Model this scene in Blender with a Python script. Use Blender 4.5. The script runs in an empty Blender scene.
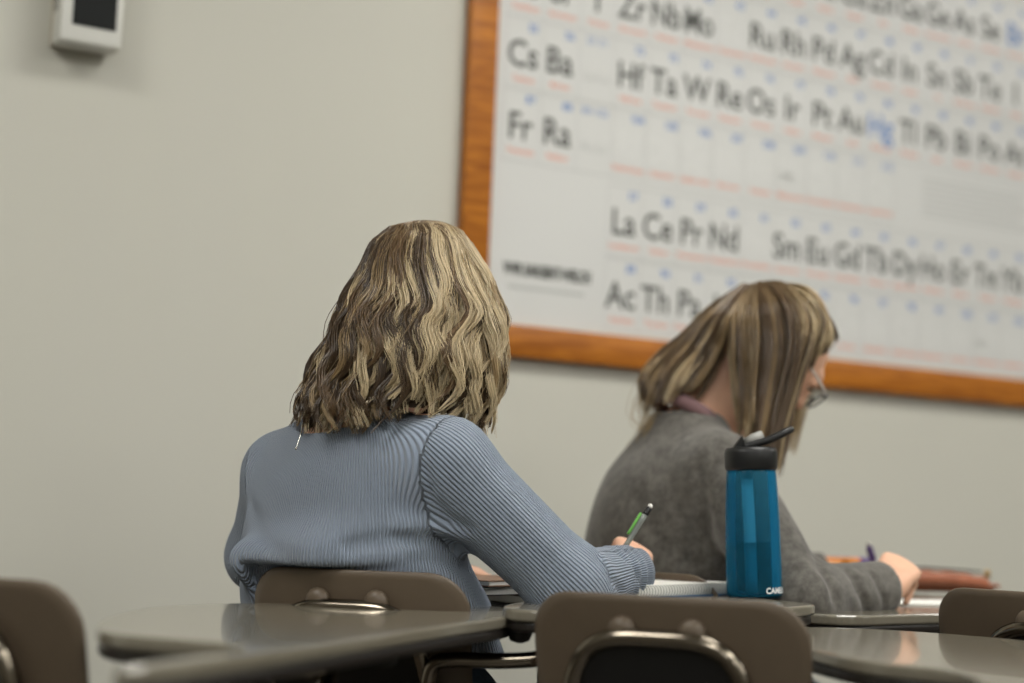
import bpy, bmesh, math, random
import numpy as np
from mathutils import Vector, Matrix

random.seed(7); rng = np.random.default_rng(7)
scene = bpy.context.scene
col = scene.collection
PI = math.pi

# ------------------------------------------------------------------ camera
FPX, CX, CY = 1700.0, 512.0, 341.5
CAM_Z = 0.89
PITCH = math.atan((505 - CY) / FPX)
ROLL = math.radians(1.5)
_f = Vector((0, math.cos(PITCH), math.sin(PITCH)))
_u0 = Vector((0, -math.sin(PITCH), math.cos(PITCH)))
_r0 = Vector((1, 0, 0))
_r = _r0 * math.cos(ROLL) + _u0 * math.sin(ROLL)
_u = _u0 * math.cos(ROLL) - _r0 * math.sin(ROLL)
CAM = Vector((0, 0, CAM_Z))
cd = bpy.data.cameras.new('camera'); cam = bpy.data.objects.new('camera', cd); col.objects.link(cam)
M4 = Matrix((( _r.x, _u.x, -_f.x, 0), (_r.y, _u.y, -_f.y, 0), (_r.z, _u.z, -_f.z, CAM_Z), (0, 0, 0, 1)))
cam.matrix_world = M4
cd.sensor_width = 36.0; cd.lens = FPX / 1024 * 36
cd.clip_start = 0.05; cd.clip_end = 60
cd.dof.use_dof = True; cd.dof.focus_distance = 2.46; cd.dof.aperture_fstop = 1.6
cd.dof.aperture_blades = 0
scene.camera = cam

# ------------------------------------------------------------------ world, exposure
w = bpy.data.worlds.new('world'); scene.world = w; w.use_nodes = True
bg = w.node_tree.nodes['Background']
bg.inputs[0].default_value = (0.9, 0.95, 1.0, 1); bg.inputs[1].default_value = 0.3
vs = scene.view_settings
vs.view_transform = 'Standard'; vs.look = 'None'; vs.gamma = 1.0; vs.use_curve_mapping = False
vs.exposure = 1.55
LAMP = 6.0            # strength of the ceiling diffusers
LAMP_COL = (1.0, 0.98, 0.925, 1)

def at(px, py, Y):
    d = _f * FPX + _r * (px - CX) - _u * (py - CY)
    return CAM + d * (Y / d.y)
def on_z(px, py, z):
    d = _f * FPX + _r * (px - CX) - _u * (py - CY)
    return CAM + d * ((z - CAM_Z) / d.z)
def A(*v): return np.array(v, dtype=float)
def a3(v): return np.array(tuple(v), dtype=float)
def nrm(v): v = np.asarray(v, float); return v / np.linalg.norm(v)

# ------------------------------------------------------------------ materials
def srgb(r, g, b):
    f = lambda c: (c / 255 / 12.92) if c / 255 <= 0.04045 else ((c / 255 + 0.055) / 1.055) ** 2.4
    return (f(r), f(g), f(b), 1)
MATS = {}
def mat(name, rgb, rough=0.5, metal=0.0, spec=0.5, bump=None, var=None, coat=0.0, emit=None, trans=0.0, ior=1.45, sheen=0.0):
    m = bpy.data.materials.new(name); m.use_nodes = True
    nt = m.node_tree; b = nt.nodes['Principled BSDF']
    c = rgb if len(rgb) == 4 else srgb(*rgb)
    b.inputs['Base Color'].default_value = c
    b.inputs['Roughness'].default_value = rough
    b.inputs['Metallic'].default_value = metal
    b.inputs['Specular IOR Level'].default_value = spec
    b.inputs['Coat Weight'].default_value = coat
    b.inputs['Transmission Weight'].default_value = trans
    b.inputs['IOR'].default_value = ior
    b.inputs['Sheen Weight'].default_value = sheen
    tc = nt.nodes.new('ShaderNodeTexCoord')
    if var:   # (scale, amount) value mottling
        n = nt.nodes.new('ShaderNodeTexNoise'); n.inputs['Scale'].default_value = var[0]; n.inputs['Detail'].default_value = 6
        nt.links.new(tc.outputs['Object'], n.inputs['Vector'])
        mr = nt.nodes.new('ShaderNodeMapRange'); mr.inputs[1].default_value = .3; mr.inputs[2].default_value = .7
        mr.inputs[3].default_value = 1 - var[1]; mr.inputs[4].default_value = 1 + var[1]
        nt.links.new(n.outputs[0], mr.inputs[0])
        hv = nt.nodes.new('ShaderNodeHueSaturation'); hv.inputs['Color'].default_value = c
        nt.links.new(mr.outputs[0], hv.inputs['Value']); nt.links.new(hv.outputs[0], b.inputs['Base Color'])
    if bump:  # (scale, strength, distance)
        n2 = nt.nodes.new('ShaderNodeTexNoise'); n2.inputs['Scale'].default_value = bump[0]; n2.inputs['Detail'].default_value = 4
        nt.links.new(tc.outputs['Object'], n2.inputs['Vector'])
        bp = nt.nodes.new('ShaderNodeBump'); bp.inputs['Strength'].default_value = bump[1]; bp.inputs['Distance'].default_value = bump[2]
        nt.links.new(n2.outputs[0], bp.inputs['Height']); nt.links.new(bp.outputs[0], b.inputs['Normal'])
    if emit:
        b.inputs['Emission Color'].default_value = emit[0]; b.inputs['Emission Strength'].default_value = emit[1]
    MATS[name] = m
    return m

mat('wall_paint', (198, 197, 187), .6, spec=.3, bump=(160, .12, .002), var=(1.2, .015))
mat('ceiling_tile', (205, 202, 194), .9, bump=(90, .4, .004))
mat('floor_tile', (74, 70, 64), .3, var=(14, .12))
mat('wall_paint_low_bounce', (142, 140, 132), .6, spec=.3, bump=(160, .12, .002))  # wall paint darkened for the unseen walls, to cut bounced light
mat('black_base', (40, 38, 36), .5)
mat('white_paint', (225, 224, 220), .4)
mat('chart_white', (208, 209, 207), .35, spec=.4)
mat('ink_black', (66, 68, 64), .6); mat('ink_blue', (96, 132, 190), .6); mat('ink_red', (222, 150, 130), .6)
mat('ink_grey', (182, 184, 182), .6); mat('ink_pale', (212, 213, 211), .6)
mat('taupe_plastic', (92, 80, 66), .42, bump=(600, .12, .0006), var=(40, .03))
mat('chrome', (128, 120, 108), .16, metal=1.0)
mat('black_plastic', (18, 18, 18), .4)
mat('dark_steel', (26, 25, 24), .45)
mat('laminate', (118, 113, 100), .15, spec=.6, var=(300, .05), coat=.35)
mat('edge_dark', (34, 30, 27), .4)
mat('edge_rim', (150, 143, 126), .3)
mat('skin', (226, 178, 150), .5, spec=.4, var=(30, .05))
mat('skin_tan', (222, 176, 148), .5, spec=.4, var=(30, .05))
mat('eye_white', (230, 228, 224), .2); mat('iris', (70, 60, 45), .2)
mat('denim', (86, 104, 122), .85, var=(120, .14), bump=(500, .3, .001))
mat('shoe', (60, 58, 60), .7)
mat('shoe_sole', (215, 212, 205), .7)
mat('paper', (232, 232, 226), .8)
mat('paper_edge', (214, 214, 208), .8, bump=(800, .6, .001))
mat('notebook_cover', (70, 110, 150), .5)
mat('steel_wire', (150, 150, 150), .3, metal=1.0)
mat('green_plastic', (98, 170, 70), .35)
mat('eraser', (236, 234, 228), .7)
mat('graphite', (60, 60, 62), .4)
mat('purple_plastic', (58, 34, 84), .3)
mat('orange_plastic', (226, 140, 40), .4)
mat('violet_plastic', (98, 78, 150), .4)
mat('copper_leather', (158, 92, 62), .42, bump=(260, .35, .0015), var=(60, .12))
mat('zip_brass', (190, 160, 110), .35, metal=.9)
mat('brown_cover', (82, 62, 48), .6); mat('dark_cover', (32, 30, 32), .55); mat('tan_cover', (132, 104, 84), .6)
mat('rim_white', (228, 224, 220), .35); mat('rim_black', (24, 24, 26), .35)
mat('screen_glass', (12, 16, 15), .35, spec=.15)
mat('case_white', (214, 214, 208), .4); mat('case_beige', (192, 182, 164), .5)
mat('cap_black', (22, 23, 24), .42); mat('valve_grey', (150, 150, 146), .4)
mat('straw_blue', (186, 232, 246), .4)
mat('print_white', (236, 240, 240), .5)
mat('silver', (200, 198, 190), .25, metal=1.0)
mat('mauve_cloth', (128, 100, 102), .9, bump=(300, .4, .001))
mat('diffuser', (240, 240, 235), .6, emit=(LAMP_COL, LAMP))

def clear_mat(name, tint, diff, gloss_rough, mixf, refr=None, fior=1.45):
    m = bpy.data.materials.new(name); m.use_nodes = True; nt = m.node_tree
    for n in list(nt.nodes):
        if n.type != 'OUTPUT_MATERIAL': nt.nodes.remove(n)
    out = [n for n in nt.nodes if n.type == 'OUTPUT_MATERIAL'][0]
    if refr: t = nt.nodes.new('ShaderNodeBsdfRefraction'); t.inputs['IOR'].default_value = refr; t.inputs['Roughness'].default_value = 0.0
    else: t = nt.nodes.new('ShaderNodeBsdfTransparent')
    t.inputs['Color'].default_value = srgb(*tint)
    p = nt.nodes.new('ShaderNodeBsdfPrincipled'); p.inputs['Base Color'].default_value = srgb(*diff)
    p.inputs['Roughness'].default_value = gloss_rough
    fr = nt.nodes.new('ShaderNodeFresnel'); fr.inputs[0].default_value = fior
    ad = nt.nodes.new('ShaderNodeMath'); ad.operation = 'ADD'; ad.use_clamp = True; ad.inputs[1].default_value = mixf
    nt.links.new(fr.outputs[0], ad.inputs[0])
    mx = nt.nodes.new('ShaderNodeMixShader')
    nt.links.new(ad.outputs[0], mx.inputs[0]); nt.links.new(t.outputs[0], mx.inputs[1]); nt.links.new(p.outputs[0], mx.inputs[2])
    nt.links.new(mx.outputs[0], out.inputs[0]); MATS[name] = m
clear_mat('blue_clear', (196, 230, 241), (58, 158, 196), .10, .09)
clear_mat('water', (166, 206, 214), (60, 150, 180), .05, .0)
clear_mat('lens_clear', (248, 249, 249), (220, 225, 225), .05, .0, None, 1.18)
clear_mat('pencil_clear', (210, 216, 212), (190, 198, 192), .1, .3)

def wood_mat():
    m = mat('honey_oak', (196, 128, 44), .38, spec=.4); nt = m.node_tree; b = nt.nodes['Principled BSDF']
    tc = nt.nodes.new('ShaderNodeTexCoord'); mp = nt.nodes.new('ShaderNodeMapping'); mp.inputs['Scale'].default_value = (3, 26, 26)
    n = nt.nodes.new('ShaderNodeTexNoise'); n.inputs['Scale'].default_value = 2.2; n.inputs['Detail'].default_value = 8; n.inputs['Distortion'].default_value = 1.2
    r = nt.nodes.new('ShaderNodeValToRGB')
    r.color_ramp.elements[0].position = .3; r.color_ramp.elements[0].color = srgb(138, 76, 18)
    r.color_ramp.elements[1].position = .68; r.color_ramp.elements[1].color = srgb(192, 120, 38)
    k = nt.nodes.new('ShaderNodeTexVoronoi'); k.inputs['Scale'].default_value = 3.6
    kr = nt.nodes.new('ShaderNodeMapRange'); kr.inputs[1].default_value = .03; kr.inputs[2].default_value = .16; kr.inputs[3].default_value = .55; kr.inputs[4].default_value = 1
    mx = nt.nodes.new('ShaderNodeMix'); mx.data_type = 'RGBA'; mx.blend_type = 'MULTIPLY'; mx.inputs[0].default_value = 1
    nt.links.new(tc.outputs['Object'], mp.inputs[0]); nt.links.new(mp.outputs[0], n.inputs['Vector']); nt.links.new(n.outputs[0], r.inputs[0])
    nt.links.new(tc.outputs['Object'], k.inputs['Vector']); nt.links.new(k.outputs[0], kr.inputs[0])
    nt.links.new(r.outputs[0], mx.inputs[6]); nt.links.new(kr.outputs[0], mx.inputs[7]); nt.links.new(mx.outputs[2], b.inputs['Base Color'])
wood_mat()

def knit_mat(name, rgb, period, strength, dist):
    m = mat(name, rgb, .85, spec=.25, sheen=.25); nt = m.node_tree; b = nt.nodes['Principled BSDF']
    at_ = nt.nodes.new('ShaderNodeAttribute'); at_.attribute_name = 'rib'
    mu = nt.nodes.new('ShaderNodeMath'); mu.operation = 'MULTIPLY'; mu.inputs[1].default_value = PI / period
    sn = nt.nodes.new('ShaderNodeMath'); sn.operation = 'SINE'; si = nt.nodes.new('ShaderNodeMath'); si.operation = 'ABSOLUTE'
    nt.links.new(at_.outputs['Fac'], mu.inputs[0]); nt.links.new(mu.outputs[0], sn.inputs[0]); nt.links.new(sn.outputs[0], si.inputs[0])
    bp = nt.nodes.new('ShaderNodeBump'); bp.inputs['Strength'].default_value = strength; bp.inputs['Distance'].default_value = dist
    nt.links.new(si.outputs[0], bp.inputs['Height'])
    tc = nt.nodes.new('ShaderNodeTexCoord'); n = nt.nodes.new('ShaderNodeTexNoise'); n.inputs['Scale'].default_value = 700
    nt.links.new(tc.outputs['Object'], n.inputs['Vector'])
    b2 = nt.nodes.new('ShaderNodeBump'); b2.inputs['Strength'].default_value = .25; b2.inputs['Distance'].default_value = .0006
    nt.links.new(n.outputs[0], b2.inputs['Height']); nt.links.new(bp.outputs[0], b2.inputs['Normal']); nt.links.new(b2.outputs[0], b.inputs['Normal'])
knit_mat('blue_knit', (145, 158, 177), .0052, 1.0, .0042)

def heather_mat():
    m = mat('grey_heather', (106, 104, 98), .95, spec=.15, sheen=.3); nt = m.node_tree; b = nt.nodes['Principled BSDF']
    tc = nt.nodes.new('ShaderNodeTexCoord')
    n = nt.nodes.new('ShaderNodeTexNoise'); n.inputs['Scale'].default_value = 55; n.inputs['Detail'].default_value = 8; n.inputs['Roughness'].default_value = .7
    nt.links.new(tc.outputs['Object'], n.inputs['Vector'])
    r = nt.nodes.new('ShaderNodeValToRGB')
    r.color_ramp.elements[0].position = .35; r.color_ramp.elements[0].color = srgb(74, 71, 67)
    r.color_ramp.elements[1].position = .68; r.color_ramp.elements[1].color = srgb(110, 107, 101)
    nt.links.new(n.outputs[0], r.inputs[0]); nt.links.new(r.outputs[0], b.inputs['Base Color'])
heather_mat()

def hair_mat(name):
    m = mat(name, (120, 95, 65), .32, spec=.6); nt = m.node_tree; b = nt.nodes['Principled BSDF']
    a = nt.nodes.new('ShaderNodeAttribute'); a.attribute_name = 'tone'
    nt.links.new(a.outputs['Color'], b.inputs['Base Color'])
hair_mat('hair_strands')
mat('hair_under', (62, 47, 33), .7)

# ------------------------------------------------------------------ object helpers
def tag(o, label=None, cat=None, group=None, kind=None):
    if label: o['label'] = label
    if cat: o['category'] = cat
    if group: o['group'] = group
    if kind: o['kind'] = kind
    return o
def link(name, me, m, parent=None, smooth=False):
    o = bpy.data.objects.new(name, me); col.objects.link(o)
    if m is not None:
        me.materials.clear(); me.materials.append(MATS[m] if isinstance(m, str) else m)
    if parent is not None: o.parent = parent
    if smooth: me.shade_smooth()
    return o
def empty(name, loc=(0, 0, 0), rz=0, label=None, cat=None, group=None):
    o = bpy.data.objects.new(name, None); col.objects.link(o); o.location = loc; o.rotation_euler = (0, 0, rz)
    o.empty_display_size = .1
    return tag(o, label, cat, group)
def pyd(name, V, F, m, parent=None, smooth=False):
    me = bpy.data.meshes.new(name); me.from_pydata([tuple(map(float, v)) for v in V], [], [tuple(int(i) for i in f) for f in F]); me.update()
    return link(name, me, m, parent, smooth)
def fix_normals(o):
    bm = bmesh.new(); bm.from_mesh(o.data); bmesh.ops.recalc_face_normals(bm, faces=bm.faces); bm.to_mesh(o.data); bm.free(); return o
def box(name, c, s, m, parent=None, bevel=0.0, rot=None, seg=2):
    bm = bmesh.new(); bmesh.ops.create_cube(bm, size=1)
    for v in bm.verts: v.co = Vector((v.co.x * s[0], v.co.y * s[1], v.co.z * s[2]))
    if bevel: bmesh.ops.bevel(bm, geom=list(bm.edges), offset=bevel, segments=seg, profile=.5, affect='EDGES')
    if rot is not None: bm.transform(rot.to_4x4())
    bm.transform(Matrix.Translation(c))
    me = bpy.data.meshes.new(name); bm.to_mesh(me); bm.free()
    return link(name, me, m, parent, bool(bevel))
def catmull(P, n=8):
    P = [np.asarray(p, float) for p in P]; P = [2 * P[0] - P[1]] + P + [2 * P[-1] - P[-2]]; out = []
    for i in range(1, len(P) - 2):
        for k in range(n):
            t = k / n
            out.append(.5 * (2 * P[i] + (P[i + 1] - P[i - 1]) * t + (2 * P[i - 1] - 5 * P[i] + 4 * P[i + 1] - P[i + 2]) * t ** 2 + (3 * P[i] - P[i - 1] - 3 * P[i + 1] + P[i + 2]) * t ** 3))
    out.append(P[-2]); return np.array(out)
def sweep(P, R, ns=10, caps=True):
    P = np.asarray(P, float); n = len(P); R = np.broadcast_to(R, n)
    T = np.gradient(P, axis=0); T /= np.linalg.norm(T, axis=1)[:, None]
    ref = A(0, 0, 1) if abs(T[0][2]) < .9 else A(1, 0, 0)
    N = np.cross(T[0], ref); N /= np.linalg.norm(N); V = []; F = []
    ang = np.arange(ns) * 2 * PI / ns
    for i in range(n):
        N = N - T[i] * (N @ T[i]); N /= np.linalg.norm(N); B = np.cross(T[i], N)
        for a in ang: V.append(P[i] + R[i] * (math.cos(a) * N + math.sin(a) * B))
    for i in range(n - 1):
        for k in range(ns):
            F.append((i * ns + k, i * ns + (k + 1) % ns, (i + 1) * ns + (k + 1) % ns, (i + 1) * ns + k))
    if caps: F.append(tuple(range(ns))[::-1]); F.append(tuple((n - 1) * ns + k for k in range(ns)))
    return V, F
def tube(name, P, r, m, parent=None, ns=12, smooth_n=0):
    if smooth_n: P = catmull(P, smooth_n)
    V, F = sweep(P, r, ns); return fix_normals(pyd(name, V, F, m, parent, True))
def lathe(name, prof, m, parent=None, ns=40, M=None, close=True):
    V = []; F = []
    for r, z in prof:
        for k in range(ns): V.append((r * math.cos(2 * PI * k / ns), r * math.sin(2 * PI * k / ns), z))
    for i in range(len(prof) - 1):
        for k in range(ns): F.append((i * ns + k, i * ns + (k + 1) % ns, (i + 1) * ns + (k + 1) % ns, (i + 1) * ns + k))
    if close: F.append(tuple(range(ns))[::-1]); F.append(tuple((len(prof) - 1) * ns + k for k in range(ns)))
    if M is not None: V = [M @ Vector(v) for v in V]
    return fix_normals(pyd(name, V, F, m, parent, True))
def chaikin(P, n=3):
    P = [np.asarray(p, float) for p in P]
    for _ in range(n):
        Q = []
        for i in range(len(P)):
            a, b = P[i], P[(i + 1) % len(P)]; Q += [a * .75 + b * .25, a * .25 + b * .75]
        P = Q
    return P
def slab(name, outline, z0, z1, m, parent=None, bevel=.003, seg=3, both=True):
    bm = bmesh.new(); vs_ = [bm.verts.new((p[0], p[1], z0)) for p in outline]
    f = bm.faces.new(vs_); bm.normal_update()
    if f.normal.z > 0: f.normal_flip()
    r = bmesh.ops.extrude_face_region(bm, geom=[f])
    for v in [g for g in r['geom'] if isinstance(g, bmesh.types.BMVert)]: v.co.z = z1
    bm.faces.ensure_lookup_table(); bmesh.ops.recalc_face_normals(bm, faces=bm.faces)
    if bevel:
        es = [e for e in bm.edges if abs(e.verts[0].co.z - e.verts[1].co.z) < 1e-6 and (both or e.verts[0].co.z > (z0 + z1) / 2)]
        bmesh.ops.bevel(bm, geom=es, offset=bevel, segments=seg, profile=.5, affect='EDGES')
    me = bpy.data.meshes.new(name); bm.to_mesh(me); bm.free()
    o = link(name, me, m, parent)
    return o
def text_geo(s, size, align='CENTER', bold=0.0):
    c = bpy.data.curves.new('t', 'FONT'); c.body = s; c.size = size; c.align_x = align; c.fill_mode = 'FRONT'; c.offset = bold; c.resolution_u = 3
    o = bpy.data.objects.new('t', c); me = bpy.data.meshes.new_from_object(o)
    V = np.array([tuple(v.co) for v in me.vertices]).reshape(-1, 3); F = [tuple(p.vertices) for p in me.polygons]
    bpy.data.objects.remove(o); bpy.data.curves.remove(c); bpy.data.meshes.remove(me)
    return V, F

# ------------------------------------------------------------------ the room
WA = math.radians(30.5)
Wd = A(math.cos(WA), math.sin(WA), 0); Wn = A(math.sin(WA), -math.cos(WA), 0); W0 = A(0, 3.8, 0)
def room(u, v, z): return Vector(W0 + Wd * u + Wn * v + A(0, 0, z))
RM = Matrix(((Wd[0], Wn[0], 0), (Wd[1], Wn[1], 0), (0, 0, 1)))   # left-handed is fine for boxes: symmetric
RZ = Matrix.Rotation(WA, 3, 'Z')
CEIL = 3.0; U0, U1, V1 = -4.2, 5.2, 6.6
def rbox(name, u0, u1, v0, v1, z0, z1, m, parent=None, bevel=0, kind=None):
    o = box(name, room((u0 + u1) / 2, (v0 + v1) / 2, (z0 + z1) / 2), (u1 - u0, v1 - v0, z1 - z0), m, parent, bevel, RZ)
    return tag(o, kind=kind)
rbox('floor', U0, U1, 0, V1, -.1, 0, 'floor_tile', kind='structure')
rbox('ceiling', U0, U1, 0, V1, CEIL, CEIL + .1, 'ceiling_tile', kind='structure')
rbox('wall_back', U0 - .1, U1 + .1, -.12, 0, -.1, CEIL + .1, 'wall_paint', kind='structure')
rbox('wall_left', U0 - .12, U0, 0, V1, -.1, CEIL + .1, 'wall_paint_low_bounce', kind='structure')
rbox('wall_right', U1, U1 + .12, 0, V1, -.1, CEIL + .1, 'wall_paint_low_bounce', kind='structure')
rbox('wall_front', U0 - .1, U1 + .1, V1, V1 + .12, -.1, CEIL + .1, 'wall_paint_low_bounce', kind='structure')
rbox('baseboard_back', U0, U1, 0, .012, 0, .1, 'black_base', kind='structure')
LIGHTS = [(u, v) for u in (-2.6, 0.3, 3.2) for v in (1.5, 3.6, 5.6)]
for i, (u, v) in enumerate(LIGHTS):
    row = ('beside the chart wall', 'over the middle of the room', 'along the far side of the room')[i % 3]
    pos = ('rear', 'middle', 'front')[i // 3]
    t = empty('ceiling_light', room(u, v, CEIL), WA, f'{pos} fluorescent ceiling light panel {row}', 'ceiling light', 'ceiling light panels')
    box('frame', (0, 0, -.02), (1.24, .64, .04), 'white_paint', t, .004)
    box('diffuser', (0, 0, -.043), (1.18, .58, .01), 'diffuser', t)

# ------------------------------------------------------------------ framed periodic table on the wall
BT = -math.radians(1.0)     # the board hangs a little out of level
board = empty('framed_chart', tuple(W0 - Wd * .026 + Wn * .001 + A(0, 0, 1.292)), 0, 'large white periodic table wall chart in a honey oak frame', 'wall chart')
# local axes of the board: x along the wall, y out of the wall (towards the room), z up
Bx = nrm(Wd * math.cos(BT) + A(0, 0, math.sin(BT))); Bz = nrm(A(0, 0, math.cos(BT)) - Wd * math.sin(BT))
board.rotation_euler = Matrix(((Bx[0], -Wn[0], Bz[0]), (Bx[1], -Wn[1], Bz[1]), (Bx[2], -Wn[2], Bz[2]))).to_euler()
# with this basis +x = along wall, +y = into the wall, so the front is -y
CW, RH = .0985, .167
XL, XR, ZT = -.057, 1.80, 1.62
FW = .072
def bbox_(name, x0, x1, y0, y1, z0, z1, m, bevel=0, parent=board):
    return box(name, ((x0 + x1) / 2, (y0 + y1) / 2, (z0 + z1) / 2), (x1 - x0, y1 - y0, z1 - z0), m, parent, bevel)
bbox_('backing_panel', XL - .01, XR + .01, -.012, -.003, -.01, ZT + .01, 'chart_white')
bbox_('frame_rail', XL - FW, XL, -.028, -.002, -FW, ZT + FW, 'honey_oak', .003)
bbox_('frame_rail', XR, XR + FW, -.028, -.002, -FW, ZT + FW, 'honey_oak', .003)
bbox_('frame_rail', XL, XR, -.0275, -.002, -FW, 0, 'honey_oak', .003)
bbox_('frame_rail', XL, XR, -.0275, -.002, ZT, ZT + FW, 'honey_oak', .003)
ROWS = [
 ['H'] + [None] * 16 + ['He'],
 ['Li', 'Be'] + [None] * 10 + ['B', 'C', 'N', 'O', 'F', 'Ne'],
 ['Na', 'Mg'] + [None] * 10 + ['Al', 'Si', 'P', 'S', 'Cl', 'Ar'],
 'K Ca Sc Ti V Cr Mn Fe Co Ni Cu Zn Ga Ge As Se Br Kr'.split(),
 'Rb Sr Y Zr Nb Mo Tc Ru Rh Pd Ag Cd In Sn Sb Te I Xe'.split(),
 'Cs Ba La-Lu Hf Ta W Re Os Ir Pt Au Hg Tl Pb Bi Po At Rn'.split(),
 'Fr Ra Ac-Lr Rf Db Sg Bh Hs Mt Ds Rg Cn'.split() + [None] * 6]
LAN = 'La Ce Pr Nd Pm Sm Eu Gd Tb Dy Ho Er Tm Yb Lu'.split()
ACT = 'Ac Th Pa U Np Pu Am Cm Bk Cf Es Fm Md No Lr'.split()
NUM = {}
for i, s in enumerate(('H He Li Be B C N O F Ne Na Mg Al Si P S Cl Ar K Ca Sc Ti V Cr Mn Fe Co Ni Cu Zn Ga Ge As Se Br Kr Rb Sr Y Zr Nb Mo Tc Ru Rh Pd Ag Cd In Sn Sb Te I Xe Cs Ba ' + ' '.join(LAN) + ' Hf Ta W Re Os Ir Pt Au Hg Tl Pb Bi Po At Rn Fr Ra ' + ' '.join(ACT) + ' Rf Db Sg Bh Hs Mt Ds Rg Cn').split()): NUM[s] = i + 1
NAME = dict(H='Hydrogen', He='Helium', Zr='Zirconium', Nb='Niobium', Mo='Molybdenum', Cs='Cesium', Ba='Barium', Hf='Hafnium', Ta='Tantalum', W='Tungsten', Re='Rhenium', Os='Osmium', Ir='Iridium', Pt='Platinum', Au='Gold', Hg='Mercury', Tl='Thallium', Pb='Lead', Bi='Bismuth', Po='Polonium', At='Astatine', Rn='Radon', Fr='Francium', Ra='Radium', Ru='Ruthenium', Rh='Rhodium', Pd='Palladium', Ag='Silver', Cd='Cadmium', In='Indium', Sn='Tin', Sb='Antimony', Te='Tellurium', I='Iodine', Xe='Xenon', Rb='Rubidium', Sr='Strontium', Y='Yttrium', Tc='Technetium', K='Potassium', Ca='Calcium', Sc='Scandium', Ti='Titanium', V='Vanadium', Cr='Chromium', Mn='Manganese', Fe='Iron', Co='Cobalt', Ni='Nickel', Cu='Copper', Zn='Zinc', Ga='Gallium', Ge='Germanium', As='Arsenic', Se='Selenium', Br='Bromine', Kr='Krypton', La='Lanthanum', Ce='Cerium', Pr='Praseodymium', Nd='Neodymium', Pm='Promethium', Sm='Samarium', Eu='Europium', Gd='Gadolinium', Tb='Terbium', Dy='Dysprosium', Ho='Holmium', Er='Erbium', Tm='Thulium', Yb='Ytterbium', Lu='Lutetium', Ac='Actinium', Th='Thorium', Pa='Protactinium', U='Uranium', Np='Neptunium', Pu='Plutonium', Am='Americium', Cm='Curium', Bk='Berkelium', Cf='Californium', Es='Einsteinium', Fm='Fermium', Md='Mendelevium', No='Nobelium', Lr='Lawrencium', Rf='Rutherfordium', Db='Dubnium', Sg='Seaborgium', Bh='Bohrium', Hs='Hassium', Mt='Meitnerium', Ds='Darmstadtium', Rg='Roentgenium', Cn='Copernicium')
acc = {k: ([], []) for k in ('num', 'nam', 'line')}
PY = -.0125
def put(key, V, F, x, z, sx=1.0):
    vs_, fs_ = acc[key]; b = len(vs_)
    vs_ += [(x + p[0] * sx, PY, z + p[1]) for p in V]; fs_ += [tuple(i + b for i in f) for f in F]
def rect(key, x0, x1, z0, z1):
    put(key, np.array([(x0, z0, 0), (x1, z0, 0), (x1, z1, 0), (x0, z1, 0)]), [(0, 1, 2, 3)], 0, 0)
_cache = {}
def tg(s, size, bold=0):
    k = (s, size, bold)
    if k not in _cache: _cache[k] = text_geo(s, size, 'CENTER', bold)
    return _cache[k]
RADIO = {'Tc', 'Pm', 'Np', 'Pu', 'Am', 'Cm', 'Bk', 'Cf', 'Es', 'Fm', 'Md', 'No', 'Lr', 'Rf', 'Db', 'Sg', 'Bh', 'Hs', 'Mt', 'Ds', 'Rg', 'Cn'}
def cell(s, x0, z0):
    cx = x0 + CW / 2
    if '-' in s:
        V, F = tg(s, .034); put('line', V, F, cx, z0 + .05, .95)
        V, F = tg('57-71' if s[0] == 'L' else '89-103', .026); put('num', V, F, cx, z0 + RH - .03)
        return
    V, F = tg(s, .088, .0012)
    if s in RADIO: m = 'ink_pale'
    elif s in ('Hg', 'Br'): m = 'ink_blue'
    else: m = 'ink_black'
    wd = V[:, 0].max() - V[:, 0].min(); sx = min(.86, .084 / wd)
    pyd('symbol', [(cx - .004 + (p[0]) * sx, PY, z0 + .052 + p[1]) for p in V], F, m, board)
    V, F = tg(str(NUM[s]), .026, .0006); put('num', V, F, cx + .022, z0 + RH - .03)
    V, F = tg(NAME.get(s, s), .019, .0004); wd = V[:, 0].max() - V[:, 0].min(); put('nam', V, F, cx, z0 + .018, min(1, .088 / wd))
X0 = -.029
Z7 = .372
for r, row in enumerate(ROWS):
    z0 = Z7 + (6 - r) * RH
    for c, s in enumerate(row):
        if s is None: continue
        x0 = X0 + c * CW; cell(s, x0, z0)
        rect('line', x0 - .0008, x0 + .0008, z0, z0 + RH); rect('line', x0 + CW - .0008, x0 + CW + .0008, z0, z0 + RH)
        rect('line', x0, x0 + CW, z0 - .0012, z0 + .0012); rect('line', x0, x0 + CW, z0 + RH - .0012, z0 + RH + .0012)
XF = .262
for r, row in enumerate((ACT, LAN)):
    z0 = .014 + r * (RH + .006)
    for c, s in enumerate(row):
        x0 = XF + c * CW; cell(s, x0, z0)
        rect('line', x0 - .0008, x0 + .0008, z0, z0 + RH); rect('line', x0 + CW - .0008, x0 + CW + .0008, z0, z0 + RH)
        rect('line', x0, x0 + CW, z0 - .0012, z0 + .0012); rect('line', x0, x0 + CW, z0 + RH - .0012, z0 + RH + .0012)
# legend panel of fine grey text at the right of the seventh row, title line top, maker's line lower left
for k in range(7): rect('line', X0 + 13.0 * CW, X0 + 17.6 * CW - (k % 3) * .05, Z7 + .035 + k * .016, Z7 + .039 + k * .016)
V, F = tg('VWR SARGENT-WELCH', .036, .0022); wd = V[:, 0].max() - V[:, 0].min()
pyd('maker_name', [(.105 + p[0] * .235 / wd, PY, .115 + p[1]) for p in V], F, 'ink_black', board)
rect('line', X0 + .03, X0 + .235, .082, .090)
for k, m in (('num', 'ink_blue'), ('nam', 'ink_red'), ('line', 'ink_grey')):
    tag(pyd({'num': 'atomic_numbers', 'nam': 'element_names', 'line': 'grid_lines'}[k], acc[k][0], acc[k][1], m, board), kind='stuff')

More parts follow.
